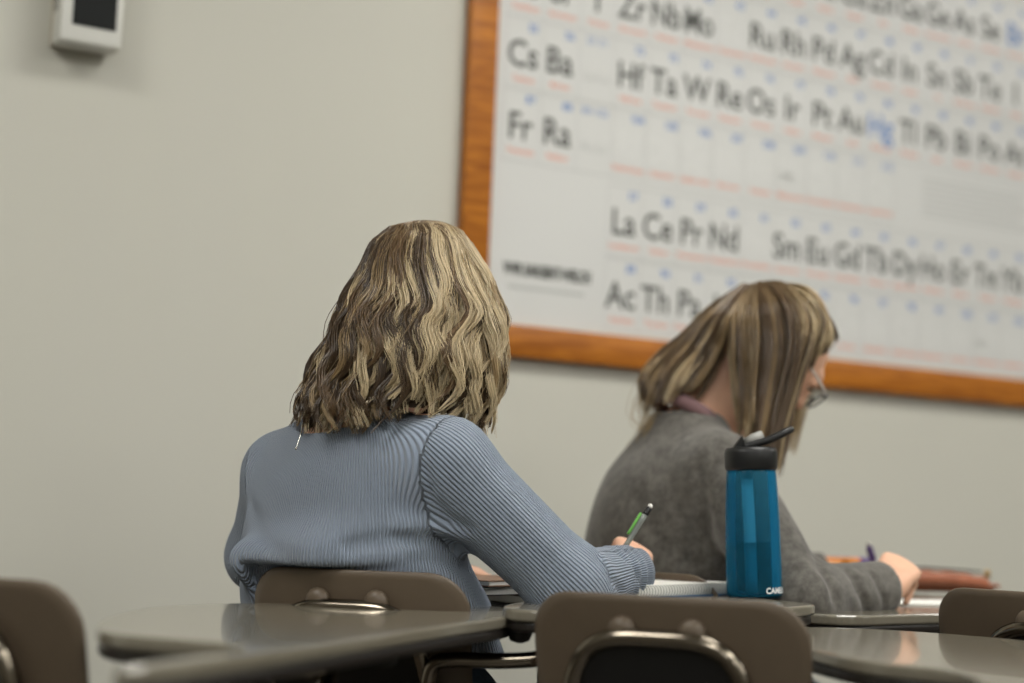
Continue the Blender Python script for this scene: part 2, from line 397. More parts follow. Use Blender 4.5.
# ------------------------------------------------------------------ thermostat box on the wall, upper left
tp = at(91, 20, 3.32)
def wall_pt(px, py):
    d = a3(_f) * FPX + a3(_r) * (px - CX) - a3(_u) * (py - CY); o = a3(CAM)
    t = ((W0 - o) @ Wn) / (d @ Wn); return o + d * t
p0 = wall_pt(80, 53)
th = empty('wall_thermostat', tuple(p0), 0, 'white box thermostat with a dark screen high on the wall', 'thermostat')
th.rotation_euler = board.rotation_euler
def tb(name, x0, x1, y0, y1, z0, z1, m, bevel): return box(name, ((x0 + x1) / 2, (y0 + y1) / 2, (z0 + z1) / 2), (x1 - x0, y1 - y0, z1 - z0), m, th, bevel)
tb('wall_plate', -.062, .052, -.012, -.001, .002, .19, 'case_beige', .002)
tb('housing', -.062, .06, -.075, -.012, 0, .195, 'case_white', .005)
tb('screen', -.040, .046, -.0765, -.074, .034, .175, 'screen_glass', .0)
for k in range(3): box('vent_slot', (-.0622, -.035 + .012 * k - .012, .12), (.0012, .0025, .11), 'black_base', th)

# ------------------------------------------------------------------ combination desks
def rrect(w_, h_, r, n=7, taper=0.0):
    P = []
    for cx, cz, a0 in ((w_ / 2 - r, h_ / 2 - r, 0), (-w_ / 2 + r, h_ / 2 - r, PI / 2), (-w_ / 2 + r, -h_ / 2 + r, PI), (w_ / 2 - r, -h_ / 2 + r, 3 * PI / 2)):
        for k in range(n): a = a0 + PI / 2 * k / (n - 1); P.append((cx + r * math.cos(a), cz + r * math.sin(a)))
    Q = []
    for i, p in enumerate(P):      # densify the straight runs so that the shell can curve
        q = P[(i + 1) % len(P)]; L = math.hypot(q[0] - p[0], q[1] - p[1]); k = max(1, int(L / .03))
        for j in range(k): Q.append((p[0] + (q[0] - p[0]) * j / k, p[1] + (q[1] - p[1]) * j / k))
    return [(x * (1 + taper * z / h_), z) for x, z in Q]
def shell(name, outline, fun, thick, m, parent):
    n = len(outline); V = []; F = []
    rings = [(0.0, .3), (.35, .5), (.7, .5), (.92, .5), (.985, .42), (1.0, .15)]
    def layer(sgn):
        idx = []
        for s, tf in rings:
            th_ = thick * (tf if s > .9 else .5) * sgn
            if s == 0: V.append(fun(0, 0, th_)); idx.append([len(V) - 1] * n)
            else:
                st = len(V)
                for x, z in outline: V.append(fun(x * s, z * s, th_))
                idx.append([st + i for i in range(n)])
        for a, b in zip(idx[:-1], idx[1:]):
            for i in range(n):
                j = (i + 1) % n
                F.append((a[i], b[i], b[j]) if a[i] == a[j] else (a[i], b[i], b[j], a[j]))
        return idx[-1]
    A_, B_ = layer(1), layer(-1)
    for i in range(n): j = (i + 1) % n; F.append((A_[i], B_[i], B_[j], A_[j]))
    return fix_normals(pyd(name, V, F, m, parent, True))
BACK_T, BACK_B = .782, .50
def chair_parts(root, B, W=.42, dz=0.0):
    """B(x, y, z): local chair frame (x right, y forward of the backrest, z up) to the root's local space."""
    zc, hh = (BACK_T + BACK_B) / 2 + dz, BACK_T - BACK_B
    def bf(x, z, t):
        y = .03 * (x / (W / 2)) ** 2 - .10 * (z + hh / 2) / hh * .55
        return B(x, y + t, zc + z)
    bk = shell('backrest', rrect(W, hh, .055, taper=.04), bf, .011, 'taupe_plastic', root)
    def sf(x, y, t):
        z = .445 + dz + .02 * (x / .2) ** 2 + (.03 * ((-y) / .2) ** 2 if y < 0 else -.012 * (y / .2) ** 2)
        return B(x, .25 + y, z + t)
    shell('seat', rrect(.42, .40, .07), sf, .011, 'taupe_plastic', root)
    by = lambda z: -.10 * (z - dz - BACK_B) / hh * .55 - .019
    z_ = lambda k: k + dz
    P = [B(-.165, .06, z_(.425)), B(-.15, .0, z_(.44)), B(-.132, by(z_(.52)) - .004, z_(.52)), B(-.118, by(z_(.63)), z_(.63)), B(-.098, by(z_(.70)), z_(.70)), B(-.062, by(z_(.727)), z_(.727)), B(0, by(z_(.73)), z_(.731)),
         B(.062, by(z_(.727)), z_(.727)), B(.098, by(z_(.70)), z_(.70)), B(.118, by(z_(.63)), z_(.63)), B(.132, by(z_(.52)) - .004, z_(.52)), B(.15, .0, z_(.44)), B(.165, .06, z_(.425))]
    tube('back_tube', P, .0115, 'chrome', root, 12, 6)
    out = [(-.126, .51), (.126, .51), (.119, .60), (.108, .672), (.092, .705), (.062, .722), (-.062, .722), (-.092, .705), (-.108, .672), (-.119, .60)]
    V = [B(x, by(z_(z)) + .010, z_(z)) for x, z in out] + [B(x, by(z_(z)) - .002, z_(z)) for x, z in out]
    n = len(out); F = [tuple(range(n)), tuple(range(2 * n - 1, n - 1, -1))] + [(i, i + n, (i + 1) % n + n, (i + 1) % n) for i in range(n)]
    fix_normals(pyd('arch_fill', V, F, 'black_plastic', root))  # flat black fill inside the arch of the back tube
    for s in (-1, 1):
        c = B(s * .044, by(z_(.737)) + .008, z_(.739)); ax = nrm(a3(B(0, -1, 0)) - a3(B(0, 0, 0)))
        M = Matrix.Translation(c) @ Vector(ax).to_track_quat('Z', 'Y').to_matrix().to_4x4()
        lathe('rivet', [(.017, -.002), (.018, .003), (.016, .008), (.009, .012), (.002, .0125)], 'taupe_plastic', root, 16, M)
    for sx in (-1, 1):
        tube('seat_rail', [B(sx * .165, .02, z_(.428)), B(sx * .168, .25, z_(.424)), B(sx * .165, .44, z_(.424))], .0115, 'chrome', root, 10, 4)
        tube('leg', [B(sx * .165, .10, z_(.424)), B(sx * .185, .03, z_(.25)), B(sx * .21, -.02, .012)], .0115, 'chrome', root, 10, 4)
        tube('leg', [B(sx * .165, .38, z_(.424)), B(sx * .185, .44, z_(.25)), B(sx * .21, .48, .012)], .0115, 'chrome', root, 10, 4)
        for yy in (-.021, .481):
            c = B(sx * .21, yy, 0); lathe('foot_cap', [(.016, 0), (.017, .006), (.015, .02), (.012, .024)], 'black_plastic', root, 12, Matrix.Translation(c))
def combo(label, chair_xy, chair_deg, top_poly, top_z, post, dz=0.0, W=.42, thick=.026):
    """One chair with its attached writing top. Coordinates are world metres; the root stands at the chair's base."""
    F_ = A(math.sin(math.radians(chair_deg)), math.cos(math.radians(chair_deg)), 0); R_ = A(F_[1], -F_[0], 0)
    o = A(chair_xy[0], chair_xy[1], 0)
    root = empty('student_desk', tuple(o), 0, label, 'student desk', 'combination student desks')
    B = lambda x, y, z: Vector(R_ * x + F_ * y + A(0, 0, z))
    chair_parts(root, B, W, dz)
    poly = chaikin([(p[0] - o[0], p[1] - o[1]) for p in top_poly], 3)
    dt = slab('desktop', poly, top_z - thick * .62, top_z, 'laminate', root, .004, 3)
    cx, cy = np.mean([p[0] for p in poly]), np.mean([p[1] for p in poly])
    inner = [(cx + (p[0] - cx) * .985, cy + (p[1] - cy) * .985) for p in poly]
    slab('edge_band', inner, top_z - thick - .004, top_z - thick * .62, 'edge_dark', dt, .004, 2)
    # supporting tube: from the seat rail up and forward to under the top
    zt = top_z - thick - .014
    pts = [B(.175, .30, .43 + dz), B(.215, .24, .47), B(.235, .14, .58), B(.238, .09, .655), B(.245, .12, zt - .03)]
    e = Vector((post[0] - o[0], post[1] - o[1], zt - .012))
    pts += [Vector(pts[-1]).lerp(e, .35) + Vector((0, 0, .012)), e]
    tube('arm_post', pts, .012, 'chrome', root, 12, 6)
    tube('arm_brace', [B(.175, .36, .43 + dz), B(.21, .42, .5), e + Vector((0, 0, -.05)), e], .011, 'chrome', root, 10, 6)
    q = Vector(e); box('mount_plate', (q.x, q.y, zt + .004), (.16, .12, .008), 'dark_steel', root, .002)
    lathe('height_knob', [(.016, -.022), (.02, -.018), (.02, -.004), (.014, 0)], 'black_plastic', root, 16, Matrix.Translation((pts[-2].x, pts[-2].y, zt - .018)))
    return root, B

DZ_L, DZ_R, DZ_1, DZ_2 = .745, .725, .755, .735
zl = lambda px, py: tuple(on_z(px, py, DZ_L))[:2]
left_poly = [zl(96, 670), zl(165, 666), zl(330, 643), zl(450, 624), zl(519, 615), zl(516, 608), zl(470, 604), zl(300, 603), zl(225, 603), zl(150, 606), zl(106, 616), zl(92, 627), zl(110, 634), zl(170, 639), zl(246, 645), zl(242, 652), zl(170, 658)]
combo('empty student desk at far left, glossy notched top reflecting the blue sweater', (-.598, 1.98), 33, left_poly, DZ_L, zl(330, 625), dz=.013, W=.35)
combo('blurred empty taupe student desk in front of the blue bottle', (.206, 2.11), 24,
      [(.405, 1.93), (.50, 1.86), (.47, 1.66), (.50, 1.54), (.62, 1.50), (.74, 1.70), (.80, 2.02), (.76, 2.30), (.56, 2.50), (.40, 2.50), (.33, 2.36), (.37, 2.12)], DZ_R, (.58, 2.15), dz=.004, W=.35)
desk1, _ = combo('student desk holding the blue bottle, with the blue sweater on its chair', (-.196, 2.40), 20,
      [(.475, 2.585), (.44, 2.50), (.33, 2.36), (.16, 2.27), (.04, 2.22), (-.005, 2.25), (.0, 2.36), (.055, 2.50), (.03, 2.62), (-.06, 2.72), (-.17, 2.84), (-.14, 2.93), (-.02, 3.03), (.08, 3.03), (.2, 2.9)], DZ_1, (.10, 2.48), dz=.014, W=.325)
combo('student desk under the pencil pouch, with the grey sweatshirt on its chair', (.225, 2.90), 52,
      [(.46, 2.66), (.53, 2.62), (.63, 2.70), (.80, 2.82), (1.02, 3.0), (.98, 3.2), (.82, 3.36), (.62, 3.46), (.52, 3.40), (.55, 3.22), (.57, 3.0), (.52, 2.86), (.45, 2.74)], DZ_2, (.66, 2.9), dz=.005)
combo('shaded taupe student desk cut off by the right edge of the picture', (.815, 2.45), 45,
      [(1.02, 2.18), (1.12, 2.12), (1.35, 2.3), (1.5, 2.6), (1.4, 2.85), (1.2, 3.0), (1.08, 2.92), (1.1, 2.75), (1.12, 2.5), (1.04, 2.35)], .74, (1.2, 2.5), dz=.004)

rel = lambda v: Vector(v) - Vector((-.196, 2.40, 0))
tube('support_bar', [rel(at(424, 760, 2.33)), rel(at(427, 700, 2.31)), rel(at(432, 668, 2.30)), rel(at(450, 660, 2.29)), rel(at(500, 661, 2.28)), rel(at(545, 657, 2.28)), rel(at(562, 640, 2.30))], .0105, 'chrome', desk1, 12, 6)
lathe('height_knob', [(.004, -.017), (.013, -.014), (.017, -.004), (.017, .006), (.012, .015), (.003, .017)], 'black_plastic', desk1, 18, Matrix.Translation(rel(at(520, 630, 2.285))))
# ------------------------------------------------------------------ signed-distance modelling for bodies and clothes
class Rc:     # tapered capsule; sq = optional (axis, factor) flattening
    def __init__(s, a, b, ra, rb, k=.03, sq=None, sub=False):
        s.a, s.b, s.ra, s.rb, s.k, s.sub = A(*a), A(*b), ra, rb, k, sub; s.sq = None if sq is None else (nrm(sq[0]), sq[1])
        s.c = (s.a + s.b) / 2; s.R = np.linalg.norm(s.b - s.a) / 2 + max(ra, rb) * (1 if sq is None else max(1, 1 / sq[1]))
    def d(s, P):
        ba = s.b - s.a; pa = P - s.a; t = np.clip(pa @ ba / max(ba @ ba, 1e-9), 0, 1)
        q = pa - t[:, None] * ba
        if s.sq is not None: q = q + ((q @ s.sq[0]) * (1 / s.sq[1] - 1))[:, None] * s.sq[0]
        r = np.sqrt((q * q).sum(1)) - (s.ra + (s.rb - s.ra) * t)
        return r * (min(1, s.sq[1]) if s.sq is not None else 1)
class El:     # ellipsoid, axes = rows of a 3x3 frame
    def __init__(s, c, r, fr=None, k=.03, sub=False):
        s.c, s.r, s.k, s.sub = A(*c), A(*r), k, sub; s.fr = np.eye(3) if fr is None else np.array(fr); s.R = max(r)
    def d(s, P):
        q = (P - s.c) @ s.fr.T; k0 = np.sqrt(((q / s.r) ** 2).sum(1)); k1 = np.sqrt(((q / s.r ** 2) ** 2).sum(1))
        return k0 * (k0 - 1) / np.maximum(k1, 1e-6)
def sdf_eval(prims, P):
    d = np.full(len(P), 1.0)
    for p in prims:
        e = p.d(P)
        if p.sub:
            k = p.k; h = np.clip(.5 - .5 * (d + e) / k, 0, 1); d = d + (-e - d) * h + k * h * (1 - h)
        else:
            k = p.k; h = np.clip(.5 + .5 * (e - d) / k, 0, 1); d = e + (d - e) * h - k * h * (1 - h)
    return d
def sdf_mesh(name, prims, h, m, parent=None, post=None, bs=14):
    lo = np.min([p.c - p.R for p in prims if not p.sub], 0) - .03; hi = np.max([p.c + p.R for p in prims if not p.sub], 0) + .03
    nb = np.ceil((hi - lo) / (h * bs)).astype(int); n = nb * bs
    I = np.stack(np.meshgrid(*[np.arange(k) for k in nb], indexing='ij'), -1).reshape(-1, 3)
    C = lo + (I + .5) * bs * h; d0 = sdf_eval(prims, C); Rb = bs * h * .87
    G = np.repeat(np.repeat(np.repeat(np.where(d0 < 0, -1, 1).reshape(nb).astype(np.float32), bs, 0), bs, 1), bs, 2)
    loc = np.stack(np.meshgrid(*[np.arange(bs)] * 3, indexing='ij'), -1).reshape(-1, 3) * h
    for i in np.nonzero(np.abs(d0) < Rb + .035)[0]:
        P = lo + I[i] * bs * h + loc
        near = [p for p in prims if np.linalg.norm(p.c - C[i]) < p.R + Rb + .07]
        if not near: continue
        d = sdf_eval(near, P)
        if post is not None: d = post(P, d)
        a, b, c = I[i] * bs; G[a:a + bs, b:b + bs, c:c + bs] = d.reshape(bs, bs, bs)
    S = G < 0
    off = [(i, j, k) for i in (0, 1) for j in (0, 1) for k in (0, 1)]
    cnt = sum(S[i:n[0] - 1 + i, j:n[1] - 1 + j, k:n[2] - 1 + k].astype(np.int8) for i, j, k in off)
    act = (cnt > 0) & (cnt < 8); ix = np.argwhere(act); num = np.full(act.shape, -1, np.int32); num[act] = np.arange(len(ix))
    val = np.stack([G[ix[:, 0] + i, ix[:, 1] + j, ix[:, 2] + k] for i, j, k in off], 1); offa = np.array(off, float)
    acc_ = np.zeros((len(ix), 3)); ct = np.zeros(len(ix))
    for a in range(8):
        for b in range(a + 1, 8):
            if np.abs(offa[a] - offa[b]).sum() != 1: continue
            ms = (val[:, a] < 0) != (val[:, b] < 0); va, vb = val[ms, a], val[ms, b]; t = va / (va - vb)
            acc_[ms] += offa[a] + t[:, None] * (offa[b] - offa[a]); ct[ms] += 1
    V = lo + (ix + acc_ / ct[:, None]) * h
    Q = []
    for ax in range(3):
        u, v = (ax + 1) % 3, (ax + 2) % 3
        sl0 = [slice(1, None)] * 3; sl1 = [slice(1, None)] * 3; sl0[ax] = slice(0, -1); sl1[ax] = slice(1, None)
        s0, s1 = S[tuple(sl0)], S[tuple(sl1)]; e = np.argwhere(s0 != s1); fl = s0[tuple(e.T)]
        base = e.copy(); base[:, u] += 1; base[:, v] += 1
        ok = (base[:, u] < num.shape[u]) & (base[:, v] < num.shape[v]) & (base[:, ax] < num.shape[ax]); base = base[ok]; fl = fl[ok]
        def nn(du, dv): q = base.copy(); q[:, u] -= du; q[:, v] -= dv; return num[tuple(q.T)]
        a, b, c, d_ = nn(1, 1), nn(0, 1), nn(0, 0), nn(1, 0)
        Q.append(np.where(fl[:, None], np.stack([a, b, c, d_], 1), np.stack([d_, c, b, a], 1)))
    Q = np.concatenate(Q); Q = Q[(Q >= 0).all(1)]
    me = bpy.data.meshes.new(name); me.vertices.add(len(V)); me.vertices.foreach_set('co', V.astype(np.float32).ravel())
    me.loops.add(len(Q) * 4); me.loops.foreach_set('vertex_index', Q.astype(np.int32).ravel())
    me.polygons.add(len(Q)); me.polygons.foreach_set('loop_start', np.arange(0, len(Q) * 4, 4, dtype=np.int32))
    me.update(calc_edges=True); me.validate()
    o = link(name, me, m, parent, True)
    return o, V
def frame(fwd, up=(0, 0, 1)):
    f = nrm(fwd); r = nrm(np.cross(f, up)); u = np.cross(r, f); return np.array([r, f, u])   # rows: right, forward, up

def head_prims(c, fr, s=1.0):
    L = lambda x, y, z: c + s * (x * fr[0] + y * fr[1] + z * fr[2])
    P = [El(L(0, -.018, .028), (.072 * s, .09 * s, .085 * s), fr), El(L(0, .022, -.03), (.058 * s, .066 * s, .085 * s), fr, .04),
         Rc(L(-.04, .005, -.075), L(0, .06, -.10), .022 * s, .02 * s, .03), Rc(L(.04, .005, -.075), L(0, .06, -.10), .022 * s, .02 * s, .03),
         El(L(0, .07, -.098), (.022 * s, .016 * s, .016 * s), fr, .02),
         Rc(L(-.032, .076, .02), L(.032, .076, .02), .01 * s, .01 * s, .02),
         El(L(-.032, .092, -.002), (.017 * s, .016 * s, .011 * s), fr, .012, True), El(L(.032, .092, -.002), (.017 * s, .016 * s, .011 * s), fr, .012, True),
         Rc(L(0, .083, .006), L(0, .101, -.034), .0075 * s, .010 * s, .012), Rc(L(-.012, .09, -.036), L(.012, .09, -.036), .0075 * s, .0075 * s, .01),
         El(L(0, .082, -.062), (.022 * s, .010 * s, .006 * s), fr, .006), El(L(0, .081, -.072), (.019 * s, .010 * s, .006 * s), fr, .006)]
    for e in (-1, 1):
        P += [El(L(e * .074, -.012, -.012), (.009 * s, .018 * s, .031 * s), fr, .012), El(L(e * .082, -.008, -.008), (.006 * s, .009 * s, .017 * s), fr, .006, True)]
    return P, L
def eyes(parent, L, fr, s=1.0):
    for e in (-1, 1):
        for nm, cc, r, m in (('eye', (e * .032, .0725, -.002), .0125, 'eye_white'), ('iris', (e * .032, .0785, -.004), .0080, 'iris')):
            bm = bmesh.new(); bmesh.ops.create_icosphere(bm, subdivisions=3, radius=r * s); bm.transform(Matrix.Translation(tuple(L(*cc))))
            me = bpy.data.meshes.new(nm); bm.to_mesh(me); bm.free(); ob = link(nm, me, m, parent, True)
def rot(v, ax, ang):
    ax = nrm(ax); v = np.asarray(v, float); return v * math.cos(ang) + np.cross(ax, v) * math.sin(ang) + ax * (ax @ v) * (1 - math.cos(ang))
def hand_prims(w_, dirv, back, side, curl=(35, 50, 30), spread=1.0, thumb=(40, 20), s=1.0):
    """w_ wrist, dirv wrist->knuckles, back = normal of the back of the hand, side = +1 when the thumb lies on cross(dir, back)'s side."""
    d = nrm(dirv); b = nrm(back - d * (np.asarray(back) @ d)); t = np.cross(d, b) * side
    P = []; tips = {}
    fl = [('index', .026, .084, (.040, .024, .02), .0088), ('middle', .008, .088, (.044, .028, .021), .009), ('ring', -.010, .084, (.040, .026, .02), .0086), ('little', -.027, .076, (.032, .02, .018), .0076)]
    bend_ax = np.cross(d, b)      # rotating dir about this axis by negative angle goes to -back (palm)
    for nm, off, kn, ln, r in fl:
        a0 = w_ + t * off * .55 * s + d * .012 * s; k0 = w_ + t * off * s + d * kn * s
        P.append(Rc(a0, k0, .0145 * s, .0118 * s, .014, (b, .9)))
        v = nrm(d + t * off * 2.2 * spread); p = k0; ang = 0
        for j, L_ in enumerate(ln):
            ang += math.radians(curl[j]); vv = rot(v, bend_ax, -ang)
            q = p + vv * L_ * s; P.append(Rc(p, q, r * (1 - .08 * j) * s, r * (.93 - .1 * j) * s, .004)); p = q
        tips[nm] = p
    P.append(Rc(w_ - d * .03 * s, w_ + d * .02 * s, .024 * s, .026 * s, .02, (b, .72)))
    a0 = w_ + t * .016 * s + d * .018 * s - b * .006 * s; v = nrm(d * .75 + t * .75 - b * .35)
    k1 = a0 + v * .044 * s; P.append(Rc(a0, k1, .016 * s, .0125 * s, .016))
    v2 = nrm(rot(v, np.cross(v, nrm(d - b * .6)), math.radians(thumb[0]))); k2 = k1 + v2 * .034 * s; P.append(Rc(k1, k2, .0112 * s, .0098 * s, .006))
    v3 = nrm(rot(v2, np.cross(v2, nrm(d - b * .8)), math.radians(thumb[1]))); k3 = k2 + v3 * .026 * s; P.append(Rc(k2, k3, .0100 * s, .0082 * s, .005)); tips['thumb'] = k3
    return P, tips
def seg_ang(P, a, b, ref):
    ax = nrm(b - a); r = nrm(ref - ax * (ref @ ax)); s = np.cross(ax, r); q = P - a
    return np.arctan2(q @ s, q @ r)
def seg_dist(P, a, b):
    ba = b - a; t = np.clip((P - a) @ ba / (ba @ ba), 0, 1); return np.linalg.norm(P - a - t[:, None] * ba, axis=1), t

def traced(prims, pts, inset=.0):
    out = []
    for p in pts:                       # first meeting of the line of sight with the undisturbed cloth
        v = nrm(a3(p) - a3(CAM)); t = np.arange(1.9, 3.4, .004); Q = a3(CAM) + v * t[:, None]; d = sdf_eval(prims, Q)
        k = np.nonzero(d < 0)[0]; out.append(Q[k[0]] if len(k) else a3(p))
    return out
def set_attr(o, name, vals):
    at_ = o.data.attributes.new(name, 'FLOAT', 'POINT'); at_.data.foreach_set('value', np.asarray(vals, np.float32))
def legs(pel, F_, R_, seat_z, knee_fwd=.42, foot_fwd=.40):
    out = []
    for s in (-1, 1):
        hip = pel + R_ * .09 * s + A(0, 0, -.03); knee = pel + R_ * .11 * s + F_ * knee_fwd; knee[2] = .50
        ank = pel + R_ * .11 * s + F_ * foot_fwd; ank[2] = .10; toe = ank + F_ * .16; toe[2] = .035
        heel = ank - F_ * .04; heel[2] = .04
        out.append((hip, knee, ank, heel, toe))
    return out
def lower_body(root, pel, F_, R_, lg, fr):
    J = [El(pel + A(0, 0, .02), (.192, .13, .135), fr, .05)]
    for hip, knee, ank, heel, toe in lg: J += [Rc(hip, knee, .088, .062, .05), Rc(knee, ank + A(0, 0, .02), .062, .048, .02)]
    sdf_mesh('jeans', J, .008, 'denim', root)
    for hip, knee, ank, heel, toe in lg:
        sh, _ = sdf_mesh('shoe', [Rc(heel + A(0, 0, .015), toe + A(0, 0, .005), .036, .032, .03), Rc(ank, heel + A(0, 0, .03), .042, .04, .03)], .006, 'shoe', root, lambda P, d: np.maximum(d, .012 - P[:, 2]))
        c = (heel + toe) / 2
        outl = []
        for k in range(20):
            a = 2 * PI * k / 20; outl.append(c[:2] + F_[:2] * math.cos(a) * .145 + R_[:2] * math.sin(a) * .043)
        slab('sole', outl, 0.0005, .018, 'shoe_sole', sh, .003, 2)

# ================================================================== person in the blue ribbed sweater
F1 = nrm(A(.59, .81, 0)); R1 = A(F1[1], -F1[0], 0); fr1 = np.array([R1, F1, A(0, 0, 1)])
sm1 = A(-.225, 2.505, .955)          # mid of the shoulder joints
pel1 = A(-.16, 2.555, .545)
shR1 = a3(at(446, 466, 2.40)); shL1 = a3(at(284, 474, 2.60))
elR1 = a3(at(572, 588, 2.405)); wrR1 = a3(at(630, 571, 2.62))
elL1 = A(-.385, 2.70, .80); wrL1 = A(-.165, 2.80, .795)
nk1 = A(-.228, 2.495, .99); hc1 = A(-.142, 2.572, 1.165)
hF1 = nrm(A(.66, .62, -.42)); hfr1 = frame(hF1)
person1 = empty('person', (pel1[0], pel1[1], 0), 0, 'person with wavy blonde hair in a pale blue ribbed sweater, writing', 'person')
IM1 = Matrix.Translation((-pel1[0], -pel1[1], 0))
hdR1, tipsR1 = hand_prims(wrR1 + nrm(wrR1 - elR1) * .02, A(.02, .86, .38), A(.45, -.4, 1), -1, curl=(68, 62, 30), thumb=(38, 25), s=.9)
hdL1, _ = hand_prims(wrL1 + A(.03, .01, -.005), A(.95, .2, -.16), A(.05, .0, 1), 1, curl=(12, 18, 12), thumb=(15, 10))
HP, HL = head_prims(hc1, hfr1)
lg1 = legs(pel1, nrm(A(.67, .74, 0)), nrm(A(.74, -.67, 0)), .45)
chest1 = sm1 * .62 + pel1 * .38 + F1 * .01
bodyP = [El(pel1, (.165, .11, .11), fr1, .05), Rc(pel1, chest1, .105, .115, .06, (F1, .8)), El(sm1 - A(0, 0, .12), (.15, .10, .15), fr1, .06),
         Rc(sm1 + A(0, 0, .005), shR1, .05, .045, .05), Rc(sm1 + A(0, 0, .005), shL1, .05, .045, .05), Rc(nk1, hc1 - F1 * .03 + A(0, 0, -.05), .05, .048, .04)]
for s_, e_, w_ in ((shR1, elR1, wrR1), (shL1, elL1, wrL1)): bodyP += [Rc(s_, e_, .044, .035, .03), Rc(e_, w_, .036, .025, .02)]
for hip, knee, ank, heel, toe in lg1: bodyP += [Rc(hip, knee, .074, .05, .04), Rc(knee, ank, .052, .034, .02), Rc(heel, toe, .026, .02, .02)]
sdf_mesh('body', bodyP + HP + hdR1 + hdL1, .0045, 'skin', person1)
eyes(person1, HL, hfr1)
lower_body(person1, pel1, nrm(A(.67, .74, 0)), nrm(A(.74, -.67, 0)), lg1, fr1)

# the sweater
elU = elR1 - shR1
sw = [El(sm1 - A(0, 0, .10) - F1 * .004, (.178, .122, .165), fr1, .06), El(sm1 - A(0, 0, .21) + F1 * .006, (.180, .130, .13), fr1, .07),
      El(sm1 * .45 + pel1 * .55 + A(0, 0, -.005), (.188, .138, .085), fr1, .05), El(pel1 + A(.0, -.01, .10), (.185, .125, .12), fr1, .03), Rc(at(246, 560, 2.44), at(318, 562, 2.385), .022, .028, .055), Rc(at(318, 562, 2.385), at(400, 556, 2.37), .028, .018, .055),
      Rc(nk1 - A(0, 0, .012), shR1 + A(0, 0, .004), .048, .058, .05), Rc(nk1 - A(0, 0, .012), shL1 + A(0, 0, .004), .048, .054, .05),
      Rc(shR1, elR1, .064, .056, .035), Rc(elR1, wrR1 + nrm(wrR1 - elR1) * .012, .056, .036, .03), Rc(shL1, elL1, .060, .052, .03), Rc(elL1, wrL1, .052, .034, .03)]
nsR = nrm(wrR1 - elR1)
cre = [([at(457, 548, 2.36), at(425, 541, 2.36), at(385, 540, 2.38), at(350, 546, 2.41)], .013, .011),
       ([at(462, 534, 2.36), at(430, 527, 2.36), at(400, 525, 2.38)], -.006, .012),
       ([at(470, 570, 2.36), at(440, 560, 2.36), at(415, 556, 2.38)], .006, .010),
       ([at(470, 528, 2.33), at(450, 520, 2.33), at(435, 500, 2.34), at(428, 470, 2.34)], .004, .008),
       ([at(432, 500, 2.35), at(430, 460, 2.34), at(437, 428, 2.36)], .0022, .004),
       ([at(300, 560, 2.43), at(350, 563, 2.4), at(420, 562, 2.36)], .003, .016),
       ([at(250, 500, 2.48), at(262, 540, 2.46), at(290, 560, 2.44)], .004, .012),
       ([at(470, 470, 2.33), at(510, 525, 2.32), at(560, 575, 2.34)], .0018, .016),
       ([at(600, 560, 2.50), at(612, 580, 2.5), at(622, 592, 2.5)], .007, .008),
       ([at(617, 553, 2.55), at(633, 566, 2.55), at(640, 585, 2.55)], .006, .007)]
cre = [(traced(sw, pts), amp, wd) for pts, amp, wd in cre]
CHT = BACK_T
def _sw_core(P, d):
    d = d.copy()
    for pts, amp, wd in cre:
        m_ = np.full(len(P), 9.0)
        for a, b in zip(pts[:-1], pts[1:]): m_ = np.minimum(m_, seg_dist(P, a, b)[0])
        d += amp * np.exp(-(m_ / wd) ** 2)
    dd, t = seg_dist(P, elR1, wrR1); s_ = t * np.linalg.norm(wrR1 - elR1)
    sd = (P - elR1) @ nrm(np.cross(nsR, A(0, 0, 1)))
    d += np.clip((s_ - .11) / .05, 0, 1) * (dd < .08) * .0036 * np.sin((s_ + .5 * sd) * 2 * PI / .032)
    # the backrest keeps the cloth in front of it; above its top edge the knit bulges over
    cq = P - A(-.196, 2.40, 0); cF = A(math.sin(math.radians(20)), math.cos(math.radians(20)), 0); cf = cq @ cF; cx_ = cq @ A(cF[1], -cF[0], 0)
    f0 = -.055 * (P[:, 2] - .014 - BACK_B) / (BACK_T - BACK_B) + .03 * (cx_ / .1625) ** 2 + .012
    cut = np.maximum(np.maximum(P[:, 2] - (BACK_T + .014 + .003 - .02 * np.clip((-cx_) / .16, 0, 1) ** 3 * 0), cf - f0), np.abs(cx_) - .172)
    kk = .012; hh_ = np.clip(.5 - .5 * (d + cut) / kk, 0, 1); d = d + (-cut - d) * hh_ + kk * hh_ * (1 - hh_)
    rn = np.linalg.norm((P - (nk1 + A(-.012, 0, .035))) / A(1.1, 1.1, .8), axis=1); d = np.maximum(d, .078 - rn)
    d = np.maximum(d, .672 - P[:, 2])
    nr = np.linalg.norm(P - wrR1, axis=1) < .12
    d = np.where(nr, np.maximum(d, (P - (wrR1 + nsR * .015)) @ nrm(nsR + A(0, 0, .35))), d)
    nl = nrm(wrL1 - elL1); nr = np.linalg.norm(P - wrL1, axis=1) < .12
    return np.where(nr, np.maximum(d, (P - (wrL1 + nl * .01)) @ nl), d)
swo, SV = sdf_mesh('sweater', sw, .0042, 'blue_knit', person1, _sw_core)
